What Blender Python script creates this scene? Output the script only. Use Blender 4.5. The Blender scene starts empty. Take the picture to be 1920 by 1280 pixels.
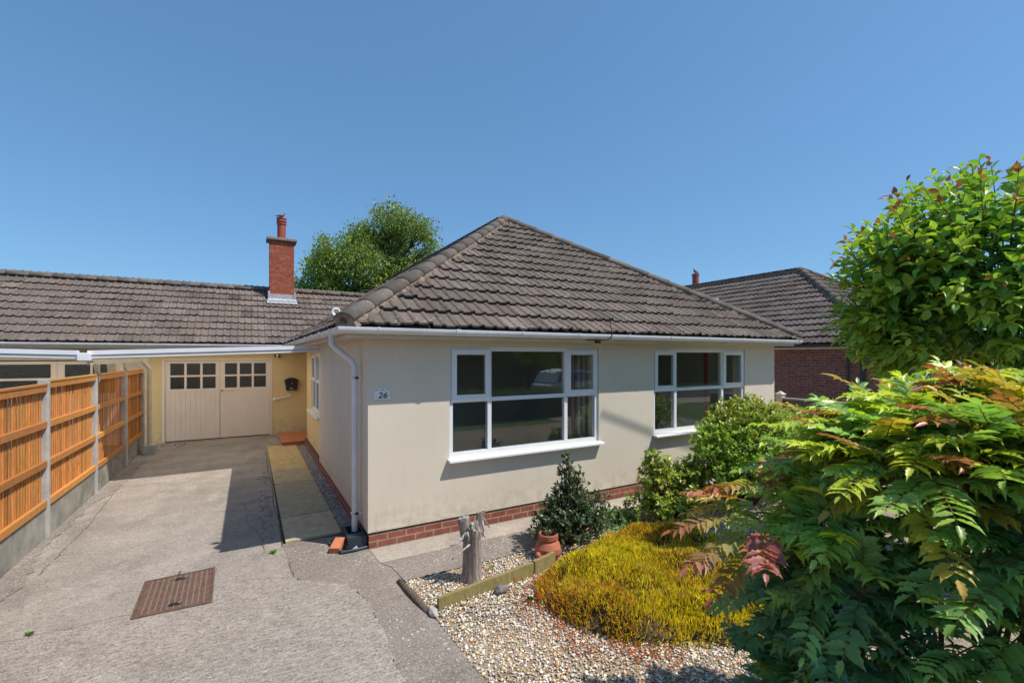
import bpy, bmesh, math, random
import numpy as np
from mathutils import Vector, Matrix
R=math.radians
random.seed(7); rng=np.random.default_rng(7)
sc=bpy.context.scene
# ---------------------------------------------------------------- camera
cd=bpy.data.cameras.new("camera"); cam=bpy.data.objects.new("camera",cd); sc.collection.objects.link(cam)
cam.location=(-1.169,-5.334,2.2); cam.rotation_euler=(R(90),0,-R(29.8))
cd.sensor_width=36; cd.lens=36*860/1920; cd.shift_y=27/1920; cd.clip_start=.05; cd.clip_end=2000; cd.dof.use_dof=True; cd.dof.focus_distance=7.5; cd.dof.aperture_fstop=4.5
sc.camera=cam
# ---------------------------------------------------------------- sky, sun, exposure
SUN=Vector((1.08,-1.13,2.5)).normalized()
EL=math.asin(SUN.z); AZ=math.atan2(SUN.x,SUN.y)
w=bpy.data.worlds.new("World"); sc.world=w; w.use_nodes=True
nt=w.node_tree; bg=nt.nodes['Background']; sky=nt.nodes.new('ShaderNodeTexSky')
sky.sky_type='NISHITA'; sky.sun_disc=False; sky.sun_elevation=EL; sky.sun_rotation=AZ
sky.altitude=50; sky.air_density=1.0; sky.dust_density=.7; sky.ozone_density=1.0
gm=nt.nodes.new('ShaderNodeGamma'); gm.inputs[1].default_value=.62; nt.links.new(sky.outputs[0],gm.inputs[0])
mu=nt.nodes.new('ShaderNodeVectorMath'); mu.operation='MULTIPLY'; mu.inputs[1].default_value=(.67,1.11,1.54); nt.links.new(gm.outputs[0],mu.inputs[0]); nt.links.new(mu.outputs[0],bg.inputs[0])
bg.inputs[1].default_value=.15
sl=bpy.data.lights.new("sun",'SUN'); sl.energy=4.4; sl.angle=R(.5); sl.color=(1,.945,.87)
so=bpy.data.objects.new("sun",sl); sc.collection.objects.link(so); so.location=(8,-9,20)
so.rotation_euler=SUN.to_track_quat('Z','Y').to_euler()
sc.view_settings.view_transform='Standard'; sc.view_settings.look='None'; sc.view_settings.gamma=1
sc.view_settings.exposure=.2
# ---------------------------------------------------------------- node helpers
def N(nt,t,**k):
    n=nt.nodes.new('ShaderNode'+t)
    for a,v in k.items():
        if a.startswith('_'): setattr(n,a[1:],v); continue
        key=int(a[1:]) if a[0]=='i' and a[1:].isdigit() else a.replace('__',' ')
        s=n.inputs[key]
        if isinstance(v,bpy.types.NodeSocket): nt.links.new(v,s)
        elif isinstance(v,bpy.types.Node): nt.links.new(v.outputs[0],s)
        else: s.default_value=(tuple(v)+(1,))[:4] if (s.type=='RGBA' and len(v)==3) else v
    return n
def ramp(nt,fac,stops):
    n=nt.nodes.new('ShaderNodeValToRGB'); nt.links.new(fac,n.inputs[0])
    e=n.color_ramp.elements
    while len(e)<len(stops): e.new(.5)
    for i,(p,c) in enumerate(stops): e[i].position=p; e[i].color=tuple(c)+(1,) if hasattr(c,'__len__') else (c,c,c,1)
    return n.outputs[0]
def mix(nt,f,a,b,mode='MIX'):
    n=nt.nodes.new('ShaderNodeMix'); n.data_type='RGBA'; n.blend_type=mode
    for s,v in((n.inputs[0],f),(n.inputs[6],a),(n.inputs[7],b)):
        if isinstance(v,bpy.types.NodeSocket): nt.links.new(v,s)
        else: s.default_value=v if not hasattr(v,'__len__') else tuple(v)+(1,)
    return n.outputs[2]
def newmat(name,col=(.5,.5,.5),rough=.6,spec=.5,metal=0):
    m=bpy.data.materials.new(name); m.use_nodes=True; nt=m.node_tree; b=nt.nodes['Principled BSDF']
    b.inputs['Base Color'].default_value=tuple(col)+(1,); b.inputs['Roughness'].default_value=rough
    b.inputs['Specular IOR Level'].default_value=spec; b.inputs['Metallic'].default_value=metal
    return m,nt,b
def uv(nt,sx=1,sy=1,sz=1):
    t=nt.nodes.new('ShaderNodeTexCoord'); mp=N(nt,'Mapping',Vector=t.outputs['UV']); mp.inputs['Scale'].default_value=(sx,sy,sz); return mp.outputs[0]
def objc(nt,s=(1,1,1)):
    t=nt.nodes.new('ShaderNodeTexCoord'); mp=N(nt,'Mapping',Vector=t.outputs['Object']); mp.inputs['Scale'].default_value=s; return mp.outputs[0]
def bump(nt,b,h,st=.3,d=.01):
    n=N(nt,'Bump',Height=h,Strength=st,Distance=d); nt.links.new(n.outputs[0],b.inputs['Normal'])
def setc(nt,b,c): nt.links.new(c,b.inputs['Base Color'])
def noise(nt,v,s,d=4,r=.6): return N(nt,'TexNoise',Vector=v,Scale=s,Detail=d,Roughness=r).outputs[0]
def plain(name,col,rough=.5,var=.12,sc_=6,spec=.5,metal=0,bs=0,bd=.003,bscale=60):
    m,nt,b=newmat(name,col,rough,spec,metal); v=objc(nt)
    f=noise(nt,v,sc_,5,.65); f=ramp(nt,f,[(.3,1-var),(.7,1+var*.5)])
    setc(nt,b,mix(nt,1.,col,f,'MULTIPLY'))
    if bs: bump(nt,b,noise(nt,v,bscale,3),bs,bd)
    return m
M={}
# painted render: cream (front), tinted with warm bounce light (under the canopy)
def render_mat(name,c1,c2):
    m,nt,b=newmat(name,c1,.85,.2); v=objc(nt)
    f=ramp(nt,noise(nt,v,.9,5,.6),[(.35,0),(.7,1)]); c=mix(nt,f,c1,c2)
    t=noise(nt,objc(nt,(5,5,.5)),1.6,5,.7); c=mix(nt,ramp(nt,t,[(.55,0),(.8,.22)]),c,(.42,.38,.31))
    c=mix(nt,ramp(nt,noise(nt,v,38,3),[(.62,0),(.72,.25)]),c,(.52,.47,.38))
    c=mix(nt,ramp(nt,noise(nt,v,4.5,6,.75),[(.52,0),(.72,.35)]),c,[q*.86 for q in c1]); c=mix(nt,ramp(nt,noise(nt,v,160,2,.8),[(.35,.3),(.5,0)]),c,[q*.7 for q in c1])
    zz=nt.nodes.new('ShaderNodeSeparateXYZ'); nt.links.new(nt.nodes.new('ShaderNodeTexCoord').outputs['Object'],zz.inputs[0]); sp_=N(nt,'Math',_operation='MULTIPLY',i0=ramp(nt,zz.outputs[2],[(.19,1),(.55,0)]),i1=ramp(nt,noise(nt,v,7,5,.7),[(.42,0),(.62,.5)])); c=mix(nt,sp_.outputs[0],c,(.36,.29,.22)); setc(nt,b,c)
    bump(nt,b,mix(nt,.35,noise(nt,v,90,4,.7),noise(nt,v,3,3)),.35,.006); return m
M['render']=render_mat('cream_render',(.71,.63,.51),(.65,.57,.46))
M['render_bounce']=render_mat('cream_render_bounce_tint',(.78,.60,.31),(.72,.54,.27))
def brick_mat(name,c1,c2,mortar,bw=.225,bh=.075,ms=.009):
    m,nt,b=newmat(name,c1,.85,.2); v=uv(nt)
    t=N(nt,'TexBrick',Vector=v,Color1=c1,Color2=c2,Mortar=mortar,Scale=1.); t.inputs['Mortar Size'].default_value=ms; t.inputs['Brick Width'].default_value=bw; t.inputs['Row Height'].default_value=bh; t.inputs['Mortar Smooth'].default_value=.2; t.inputs['Bias'].default_value=0
    f=ramp(nt,noise(nt,v,9,6,.7),[(.3,.55),(.7,1.15)]); c=mix(nt,1.,t.outputs[0],f,'MULTIPLY')
    c=mix(nt,ramp(nt,noise(nt,v,1.7,4),[(.55,0),(.8,.35)]),c,(.12,.07,.05)); setc(nt,b,c)
    h=mix(nt,.4,ramp(nt,t.outputs[1],[(0,1),(1,0)]),noise(nt,v,80,3)); bump(nt,b,h,.6,.008); return m
M['plinth']=brick_mat('plinth_brick',(.34,.115,.075),(.25,.08,.055),(.42,.30,.22))
M['chimney']=brick_mat('chimney_brick',(.50,.13,.065),(.36,.085,.05),(.25,.12,.09))
M['nbrick']=brick_mat('neighbour_brick',(.31,.135,.11),(.225,.095,.082),(.34,.24,.20))
def tile_mat(name,c1,c2,liche=.5):
    m,nt,b=newmat(name,c1,.92,.15); v=objc(nt)
    at=nt.nodes.new('ShaderNodeAttribute'); at.attribute_name='Col'
    c=mix(nt,ramp(nt,noise(nt,v,2.2,6,.7),[(.3,0),(.7,1)]),c1,c2)
    c=mix(nt,1.,c,at.outputs[0],'MULTIPLY')
    c=mix(nt,ramp(nt,noise(nt,v,55,4,.8),[(.42,.5),(.62,0)]),c,(.07,.055,.045))
    sp=N(nt,'TexVoronoi',Vector=v,Scale=13.); 
    msk=mix(nt,1.,ramp(nt,sp.outputs[0],[(.12,1),(.26,0)]),ramp(nt,noise(nt,v,2.3,4),[(.42,0),(.6,1)]),'MULTIPLY')
    c=mix(nt,mix(nt,1.,msk,(liche,)*3,'MULTIPLY'),c,(.46,.44,.39))
    c=mix(nt,ramp(nt,noise(nt,objc(nt,(1,1,1)),.8,6,.75),[(.5,0),(.72,.5)]),c,[q*.55 for q in c1])
    sp2=N(nt,'TexVoronoi',Vector=v,Scale=11.); 
    msk2=mix(nt,1.,ramp(nt,sp2.outputs[0],[(.15,.85),(.30,0)]),ramp(nt,noise(nt,v,.7,3),[(.47,0),(.58,1)]),'MULTIPLY')
    c=mix(nt,msk2,c,(.055,.028,.02)); setc(nt,b,c)
    bump(nt,b,noise(nt,v,120,4,.8),.7,.006); return m
M['tile']=tile_mat('roof_tile',(.22,.174,.145),(.168,.135,.113))
M['tile2']=tile_mat('roof_tile_pale',(.225,.178,.152),(.18,.145,.122),.6)
M['tile3']=tile_mat('roof_tile_dark',(.19,.155,.14),(.145,.118,.107))
def cap_mat():
    m,nt,b=newmat('hip_cap',(.16,.13,.11),.93,.15); v=objc(nt)
    c=mix(nt,ramp(nt,noise(nt,v,4,6,.75),[(.3,0),(.68,1)]),(.20,.165,.14),(.105,.09,.08))
    at=nt.nodes.new('ShaderNodeAttribute'); at.attribute_name='Col'; c=mix(nt,1.,c,at.outputs[0],'MULTIPLY')
    c=mix(nt,ramp(nt,noise(nt,v,26,3),[(.63,0),(.7,.6)]),c,(.40,.37,.33)); setc(nt,b,c)
    bump(nt,b,noise(nt,v,90,4,.8),.6,.006); return m
M['cap']=cap_mat()
M['mortar']=plain('mortar_bedding',(.29,.215,.17),.95,.5,14,.1,bs=.8,bd=.02,bscale=30)
M['upvc']=plain('white_upvc',(.76,.78,.80),.32,.05,3)
M['gutter']=plain('gutter_white',(.70,.72,.74),.35,.14,7)
M['bargewhite']=plain('soffit_white',(.62,.57,.49),.6,.15,4)
M['canopy']=plain('canopy_white_paint',(.78,.79,.82),.4,.08,5)
M['cream_paint']=plain('cream_gloss_paint',(.60,.52,.40),.5,.18,4)
M['door_paint']=plain('garage_door_paint',(.78,.66,.55),.55,.08,2.5)
M['white']=plain('white_plastic',(.8,.8,.8),.35,.03)
M['black']=plain('black_metal',(.02,.02,.022),.4,.3)
M['lead']=plain('lead_flashing',(.42,.43,.45),.55,.35,12)
M['gold']=plain('brass',(.75,.5,.15),.3,.1,metal=1)
M['steel']=plain('steel',(.6,.6,.6),.35,.1,metal=1)
M['dark']=plain('dark_pipe',(.035,.04,.05),.5,.2)
M['damp']=plain('damp_course',(.09,.06,.05),.9,.3,20)
M['pot_red']=plain('chimney_pot_clay',(.36,.07,.045),.6,.25,12)
M['concrete_cap']=plain('chimney_cap_concrete',(.27,.23,.18),.95,.4,12,bs=.6)
M['interior']=plain('interior_plaster',(.62,.60,.55),.9,.1,1)
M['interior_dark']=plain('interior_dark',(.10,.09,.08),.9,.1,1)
M['red_step']=plain('red_quarry_paint',(.50,.16,.07),.6,.15,5,bs=.2)
M['terracotta']=plain('terracotta',(.40,.125,.07),.75,.22,9,bs=.25)
M['brickraw']=plain('loose_brick',(.55,.19,.09),.9,.25,25,bs=.6)
M['plastic_sheet']=plain('dark_plastic',(.025,.04,.055),.45,.3,8)
M['stone']=plain('grey_stone',(.22,.20,.175),.95,.45,22,bs=1,bd=.01,bscale=40)
M['post']=plain('concrete_post',(.42,.41,.385),.95,.25,6,bs=.5,bscale=120)
M['gboard']=plain('concrete_gravel_board',(.30,.285,.24),.95,.55,2.6,bs=.5,bscale=80)
def trans_sheet():
    m,nt,b=newmat('canopy_sheet',(.8,.78,.72),.6,.2); t=N(nt,'BsdfTranslucent',Color=(.97,.88,.74,1)); mx=nt.nodes.new('ShaderNodeMixShader'); mx.inputs[0].default_value=.92
    nt.links.new(b.outputs[0],mx.inputs[1]); nt.links.new(t.outputs[0],mx.inputs[2]); nt.links.new(mx.outputs[0],nt.nodes['Material Output'].inputs[0]); return m
M['sheet']=trans_sheet()
def colmat(name,rough=.6,transl=0,grain=0,spec=.4,sheen=.25):
    m,nt,b=newmat(name,(.5,.5,.5),rough,spec)
    at=nt.nodes.new('ShaderNodeAttribute'); at.attribute_name='Col'; c=at.outputs[0]; v=objc(nt)
    if grain:
        g=ramp(nt,noise(nt,objc(nt,(60,60,5)),1.4,5,.7),[(.3,1-grain),(.7,1.1)]); c=mix(nt,1.,c,g,'MULTIPLY'); kn=N(nt,'TexVoronoi',Vector=objc(nt,(5,5,2.2)),Scale=2.2); c=mix(nt,ramp(nt,kn.outputs[0],[(.05,.75),(.10,0)]),c,(.16,.06,.015)); c=mix(nt,ramp(nt,noise(nt,v,1.6,6,.7),[(.5,0),(.72,.4)]),c,(.34,.17,.06))
    else:
        g=ramp(nt,noise(nt,v,9,3),[(.3,.8),(.7,1.15)]); c=mix(nt,1.,c,g,'MULTIPLY')
    setc(nt,b,c)
    if transl:
        t=N(nt,'BsdfTranslucent',Color=mix(nt,1.,c,(1.15,1.3,.5),'MULTIPLY')); mx=nt.nodes.new('ShaderNodeMixShader'); mx.inputs[0].default_value=transl
        nt.links.new(b.outputs[0],mx.inputs[1]); nt.links.new(t.outputs[0],mx.inputs[2]); nt.links.new(mx.outputs[0],nt.nodes['Material Output'].inputs[0])
    return m
M['wood']=colmat('orange_stained_timber',.65,grain=.42)
M['leaf']=colmat('leaf',.42,.4); M['leaf_gloss']=colmat('glossy_leaf',.38,.36,spec=.6); M['sprig']=colmat('heather_sprig',.7,.4,spec=.1)
M['pebble']=colmat('pebble',.75,spec=.3); M['cloth']=colmat('curtain_cloth',.9,.2,spec=.05)
M['slab']=colmat('paving_slab',.9,spec=.2)
def bark_mat(name,a,b_):
    m,nt,b=newmat(name,a,.9,.15); v=objc(nt,(1,1,.12))
    c=mix(nt,ramp(nt,noise(nt,v,45,5,.7),[(.35,0),(.65,1)]),a,b_); setc(nt,b,c); bump(nt,b,noise(nt,v,50,4,.7),1.,.02); return m
M['bark']=bark_mat('bark',(.16,.10,.07),(.07,.045,.03)); M['deadwood']=bark_mat('weathered_stump',(.50,.43,.37),(.20,.15,.12))
M['deadgrey']=plain('silvered_wood',(.44,.42,.39),.9,.6,26,bs=1,bd=.012); M['twig']=plain('red_twig',(.16,.05,.035),.6,.2)
M['sleeper']=bark_mat('treated_board',(.37,.29,.115),(.25,.22,.10))
M['log']=bark_mat('old_log',(.22,.17,.13),(.10,.08,.06))
def glass_mat(name,rip=0,tint=(.88,.93,.91),ior=2.1):
    m,nt,b=newmat(name); nt.nodes.remove(b)
    ge=nt.nodes.new('ShaderNodeNewGeometry'); io=N(nt,'Math',_operation='MULTIPLY_ADD',i0=ge.outputs['Backfacing'],i1=1/ior-ior,i2=ior); fr=N(nt,'Fresnel',IOR=io.outputs[0]); gl=N(nt,'BsdfGlossy',Color=(.95,1,.98),Roughness=.02); tr=N(nt,'BsdfTransparent',Color=tint)
    bp=N(nt,'Bump',Height=noise(nt,objc(nt),rip if rip else 1.1,2),Strength=.5 if rip else .05,Distance=.02 if rip else .02)
    nt.links.new(bp.outputs[0],gl.inputs['Normal'])
    mx=nt.nodes.new('ShaderNodeMixShader'); nt.links.new(fr.outputs[0],mx.inputs[0]); nt.links.new(tr.outputs[0],mx.inputs[1]); nt.links.new(gl.outputs[0],mx.inputs[2])
    nt.links.new(mx.outputs[0],nt.nodes['Material Output'].inputs[0]); return m
M['glass']=glass_mat('window_glass'); M['ripple']=glass_mat('reeded_glass',38,(.35,.36,.35),1.8)
def ground_mat(name,c1,c2,c3,lichen=0,tamp=0,speck=.5,leaves=0):
    m,nt,b=newmat(name,c1,.93,.15); v=objc(nt)
    c=mix(nt,ramp(nt,noise(nt,v,.7,8,.7),[(.38,0),(.6,1)]),c1,c2)
    c=mix(nt,ramp(nt,noise(nt,v,2.6,7,.75),[(.48,0),(.68,.85)]),c,c3)
    c=mix(nt,ramp(nt,noise(nt,v,1.4,6,.8),[(.54,0),(.68,.6)]),c,[q*.55 for q in c1]); c=mix(nt,ramp(nt,noise(nt,objc(nt,(1,1,3)),.45,6,.7),[(.52,0),(.62,.45)]),c,[min(1,q*1.35) for q in c1]); vs_=N(nt,'TexVoronoi',Vector=v,Scale=1.7); c=mix(nt,ramp(nt,vs_.outputs[0],[(.018,.8),(.035,0)]),c,(.05,.04,.03))
    c=mix(nt,ramp(nt,noise(nt,v,22,4,.85),[(.35,.45),(.5,0)]),c,[q*.5 for q in c1])
    sp=mix(nt,.45,noise(nt,v,75,3,.8),noise(nt,v,34,3,.8)); c=mix(nt,ramp(nt,sp,[(.38,speck),(.5,0)]),c,(.08,.065,.05))
    c=mix(nt,ramp(nt,noise(nt,v,58,3,.8),[(.56,0),(.68,speck)]),c,(.62,.55,.47))
    if tamp:
        tv=N(nt,'Mapping',Vector=nt.nodes.new('ShaderNodeTexCoord').outputs['Object']); tv.inputs['Scale'].default_value=(11,38,1); tv.inputs['Rotation'].default_value=(0,0,-.06)
        tn=noise(nt,tv.outputs[0],1.,4,.7); c=mix(nt,ramp(nt,tn,[(.3,tamp),(.55,0)]),c,(.13,.105,.085)); c=mix(nt,ramp(nt,tn,[(.55,0),(.75,tamp*.8)]),c,(.56,.49,.42))
        hh=mix(nt,.5,tn,sp)
    else: hh=sp
    if lichen:
        vr=N(nt,'TexVoronoi',Vector=N(nt,'Vector'+'Math',_operation='ADD',i0=v,i1=N(nt,'TexNoise',Vector=v,Scale=30.,Detail=2.).outputs[1]).outputs[0],Scale=8.)
        mk=mix(nt,1.,ramp(nt,vr.outputs[0],[(.16,1),(.21,0)]),ramp(nt,noise(nt,v,2.3,2),[(.5,0),(.6,lichen)]),'MULTIPLY'); c=mix(nt,mk,c,(.66,.62,.56))
        vr=N(nt,'TexVoronoi',Vector=v,Scale=21.); mk=mix(nt,1.,ramp(nt,vr.outputs[0],[(.15,1),(.22,0)]),ramp(nt,noise(nt,v,1.9,2),[(.45,0),(.6,lichen)]),'MULTIPLY'); c=mix(nt,mk,c,(.6,.56,.5))
    setc(nt,b,c); bump(nt,b,hh,.8,.012); return m
M['drive_far']=ground_mat('driveway_far_concrete',(.35,.305,.262),(.255,.222,.19),(.43,.38,.33),tamp=.3,speck=.8)
M['drive_near']=ground_mat('driveway_near_concrete',(.36,.315,.27),(.275,.24,.205),(.43,.38,.325),tamp=.55,speck=.9)
M['margin']=ground_mat('old_concrete_margin',(.27,.23,.195),(.21,.178,.152),(.30,.255,.22),lichen=1.,speck=.75)
M['apron']=ground_mat('apron_concrete',(.42,.36,.30),(.36,.31,.26),(.45,.39,.33),speck=.5)
M['gravelbase']=ground_mat('gravel_bed_soil',(.36,.27,.17),(.26,.20,.14),(.4,.33,.24),speck=.9)
M['grass']=ground_mat('grass_ground',(.10,.15,.04),(.075,.12,.03),(.14,.16,.06),speck=.3)
M['asphalt']=ground_mat('asphalt',(.06,.06,.062),(.05,.05,.05),(.08,.078,.075),speck=.3)
M['crack']=plain('crack_dirt',(.09,.075,.06),.95,.3)
def manhole_mat():
    m,nt,b=newmat('rusty_iron',(.17,.09,.06),.8,.3); v=objc(nt)
    ch=N(nt,'TexChecker',Vector=v,Scale=110.,Color1=(.15,.085,.06),Color2=(.07,.042,.03)).outputs[0]
    c=mix(nt,ramp(nt,noise(nt,v,14,4),[(.4,0),(.7,.6)]),ch,(.19,.12,.085)); setc(nt,b,c); bump(nt,b,ch,.5,.004); return m
M['manhole']=manhole_mat()
# ---------------------------------------------------------------- mesh helpers
class MB:
    def __init__(s): s.v=[]; s.f=[]; s.c=[]; s.col=(1,1,1)
    def add(s,vs,fs):
        o=len(s.v); s.v+= [tuple(p) for p in vs]; s.f+=[tuple(i+o for i in f) for f in fs]; s.c+=[s.col]*len(vs); return s
    def box(s,x0,x1,y0,y1,z0,z1,M_=None):
        vs=[(x,y,z) for z in(z0,z1) for y in(y0,y1) for x in(x0,x1)]
        if M_: vs=[M_@Vector(p) for p in vs]
        return s.add(vs,[(0,2,3,1),(4,5,7,6),(0,1,5,4),(2,6,7,3),(0,4,6,2),(1,3,7,5)])
    def prism(s,poly,a,b,f):   # poly 2D, extruded between a and b; f(u,v,w)->xyz
        n=len(poly); vs=[f(u,v,a) for u,v in poly]+[f(u,v,b) for u,v in poly]
        return s.add(vs,[tuple(range(n))[::-1],tuple(range(n,2*n))]+[(i,(i+1)%n,n+(i+1)%n,n+i) for i in range(n)])
    def sheet(s,poly,z): return s.add([(x,y,z) for x,y in poly],[tuple(range(len(poly)))])
    def tube(s,pts,rad,seg=8,cap=True,sq=1.):
        pts=[Vector(p) for p in pts]; n=len(pts); rad=rad if hasattr(rad,'__len__') else [rad]*n
        u=None; vs=[]
        for i,p in enumerate(pts):
            t=(pts[min(i+1,n-1)]-pts[max(i-1,0)]).normalized()
            if u is None: u=t.orthogonal().normalized()
            u=(u-t*u.dot(t)).normalized(); w_=t.cross(u)
            for k in range(seg):
                a=2*math.pi*k/seg; vs.append(p+(u*math.cos(a)+w_*math.sin(a)*sq)*rad[i])
        fs=[(i*seg+k,i*seg+(k+1)%seg,(i+1)*seg+(k+1)%seg,(i+1)*seg+k) for i in range(n-1) for k in range(seg)]
        if cap: fs+=[tuple(range(seg))[::-1],tuple((n-1)*seg+k for k in range(seg))]
        return s.add(vs,fs)
    def lathe(s,prof,c,seg=24,cap=False):
        vs=[(c[0]+r*math.cos(2*math.pi*k/seg),c[1]+r*math.sin(2*math.pi*k/seg),c[2]+z) for r,z in prof for k in range(seg)]
        fs=[(i*seg+k,i*seg+(k+1)%seg,(i+1)*seg+(k+1)%seg,(i+1)*seg+k) for i in range(len(prof)-1) for k in range(seg)]
        if cap: fs+=[tuple(range(seg))[::-1]]
        return s.add(vs,fs)
    def grid(s,us,vs_,filled,f,d0,d1): # slab with openings; f(u,v,d)
        nu,nv=len(us)-1,len(vs_)-1; F=lambda i,j:0<=i<nu and 0<=j<nv and filled(i,j)
        for i in range(nu):
            for j in range(nv):
                if not F(i,j): continue
                a,b,c,d=us[i],us[i+1],vs_[j],vs_[j+1]
                s.add([f(a,c,d0),f(b,c,d0),f(b,d,d0),f(a,d,d0)],[(0,1,2,3)]); s.add([f(a,c,d1),f(b,c,d1),f(b,d,d1),f(a,d,d1)],[(3,2,1,0)])
                if not F(i-1,j): s.add([f(a,c,d0),f(a,d,d0),f(a,d,d1),f(a,c,d1)],[(0,1,2,3)])
                if not F(i+1,j): s.add([f(b,c,d0),f(b,d,d0),f(b,d,d1),f(b,c,d1)],[(3,2,1,0)])
                if not F(i,j-1): s.add([f(a,c,d0),f(b,c,d0),f(b,c,d1),f(a,c,d1)],[(3,2,1,0)])
                if not F(i,j+1): s.add([f(a,d,d0),f(b,d,d0),f(b,d,d1),f(a,d,d1)],[(0,1,2,3)])
        return s
    def wall(s,us,vs_,holes,f,d0,d1):
        us=sorted(set(list(us)+[h[k] for h in holes for k in(0,1)])); vs_=sorted(set(list(vs_)+[h[k] for h in holes for k in(2,3)]))
        def fl(i,j):
            u=(us[i]+us[i+1])/2; v=(vs_[j]+vs_[j+1])/2
            return not any(h[0]<u<h[1] and h[2]<v<h[3] for h in holes)
        return s.grid(us,vs_,fl,f,d0,d1)
    def build(s,name,mat,parent=None,bevel=0,smooth=False,clip=None,color=False,uvs=True):
        me=bpy.data.meshes.new(name); me.from_pydata(s.v,[],s.f); me.update()
        if color:
            at=me.color_attributes.new('Col','FLOAT_COLOR','POINT'); at.data.foreach_set('color',np.array([tuple(c)+(1,) for c in s.c],np.float32).ravel())
        bm=bmesh.new(); bm.from_mesh(me)
        if clip:
            for co,no in clip: bmesh.ops.bisect_plane(bm,geom=bm.verts[:]+bm.edges[:]+bm.faces[:],plane_co=co,plane_no=no,clear_outer=True)
        if bevel: bmesh.ops.bevel(bm,geom=bm.edges[:],offset=bevel,segments=2,affect='EDGES',profile=.5)
        if not clip: bmesh.ops.recalc_face_normals(bm,faces=bm.faces[:])
        if uvs:
            l=bm.loops.layers.uv.new('UVMap')
            for f in bm.faces:
                n=f.normal; ax=max(range(3),key=lambda k:abs(n[k]))
                for lp in f.loops:
                    p=lp.vert.co; lp[l].uv=(p.y,p.z) if ax==0 else ((p.x,p.z) if ax==1 else (p.x,p.y))
        bm.to_mesh(me); bm.free()
        if smooth:
            for p in me.polygons: p.use_smooth=True
        return link(name,me,mat,parent)
def link(name,me,mat,parent=None):
    o=bpy.data.objects.new(name,me); sc.collection.objects.link(o)
    if mat: me.materials.append(M[mat] if isinstance(mat,str) else mat)
    if parent: child(o,parent)
    return o
WL={}
def child(o,p):
    o.parent=p
    q=p; T=Vector((0,0,0))
    while q is not None:
        if q.name in WL: T=WL[q.name]; break
        q=q.parent
    if p.name in WL: o.matrix_parent_inverse=Matrix.Translation(-T)
def tag(o,label,cat,group=None,kind=None):
    if label: o['label']=label
    if cat: o['category']=cat
    if group: o['group']=group
    if kind: o['kind']=kind
    return o
def thing(name,label,cat,loc=(0,0,0),group=None):
    o=bpy.data.objects.new(name,None); sc.collection.objects.link(o); o.location=loc; o.empty_display_size=.2; WL[o.name]=Vector(loc)
    return tag(o,label,cat,group)
def struct(o): o['kind']='structure'; return o
# vectorised scatter of a template (k,3) with faces, for leaves and stones
def scatter(name,mat,tv,tf,P,Y,Z,S,C,parent=None,smooth=False,W=None):
    tv=np.array(tv,float); P=np.array(P,float); n=len(P); k=len(tv)
    Y=np.array(Y,float); Y/=np.linalg.norm(Y,axis=1,keepdims=True)+1e-9
    Z=np.array(Z,float); Z=Z-Y*(Z*Y).sum(1,keepdims=True); Z/=np.linalg.norm(Z,axis=1,keepdims=True)+1e-9
    X=np.cross(Y,Z); S=np.array(S,float).reshape(n,-1); S=np.repeat(S,3,1) if S.shape[1]==1 else S
    V=P[:,None]+(tv[None,:,0,None]*S[:,None,0:1])*X[:,None]+(tv[None,:,1,None]*S[:,None,1:2])*Y[:,None]+(tv[None,:,2,None]*S[:,None,2:3])*Z[:,None]
    V=V.reshape(-1,3).astype(np.float32)
    lens=np.array([len(f) for f in tf]); flat=np.concatenate([np.array(f) for f in tf])
    loops=(flat[None]+(np.arange(n)*k)[:,None]).ravel().astype(np.int32); tot=np.tile(lens,n).astype(np.int32); st=np.concatenate([[0],np.cumsum(tot)[:-1]]).astype(np.int32)
    me=bpy.data.meshes.new(name); me.vertices.add(len(V)); me.vertices.foreach_set('co',V.ravel())
    me.loops.add(len(loops)); me.loops.foreach_set('vertex_index',loops); me.polygons.add(len(tot)); me.polygons.foreach_set('loop_start',st); me.polygons.foreach_set('loop_total',tot)
    me.update(calc_edges=True)
    at=me.color_attributes.new('Col','FLOAT_COLOR','POINT'); cc=np.ones((n,k,4),np.float32); cc[:,:,:3]=np.array(C,np.float32)[:,None,:]; at.data.foreach_set('color',cc.ravel())
    if smooth: me.polygons.foreach_set('use_smooth',np.ones(len(tot),bool))
    return link(name,me,mat,parent)
LEAF=([(0,0,0),(-.24,.25,.07),(-.30,.5,.07),(-.17,.78,.03),(0,1,-.12),(.17,.78,.03),(.30,.5,.07),(.24,.25,.07),(0,.28,0),(0,.55,0),(0,.8,-.04)],
      [(0,8,1),(0,7,8),(1,8,9,2),(7,6,9,8),(2,9,10,3),(6,5,10,9),(3,10,4),(5,4,10)])
DIAM=([(0,0,0),(-.28,.5,.08),(0,1,-.05),(.28,.5,.08)],[(0,3,2),(0,2,1)])
SPINY=([(0,0,0),(-.14,.09,.03),(-.30,.22,.08),(-.23,.33,.05),(-.31,.50,.08),(-.21,.60,.04),(-.23,.76,.04),(-.10,.85,.01),(0,1.12,-.14),
        (.10,.85,.01),(.23,.76,.04),(.21,.60,.04),(.31,.50,.08),(.23,.33,.05),(.30,.22,.08),(.14,.09,.03),(0,.3,0),(0,.6,-.01),(0,.86,-.05)],
       [(0,16,3,2,1),(0,15,14,13,16),(3,16,17,5,4),(13,12,11,17,16),(5,17,18,7,6),(11,10,9,18,17),(7,18,8),(9,8,18)])
def unit(v): v=np.array(v,float); return v/(np.linalg.norm(v,axis=-1,keepdims=True)+1e-9)
def V3(r,f,z): # right / forward / up offsets measured from the street viewpoint -> world
    return np.array([-1.169+r*.8678+f*.4969,-5.334-r*.4969+f*.8678,z])
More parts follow.
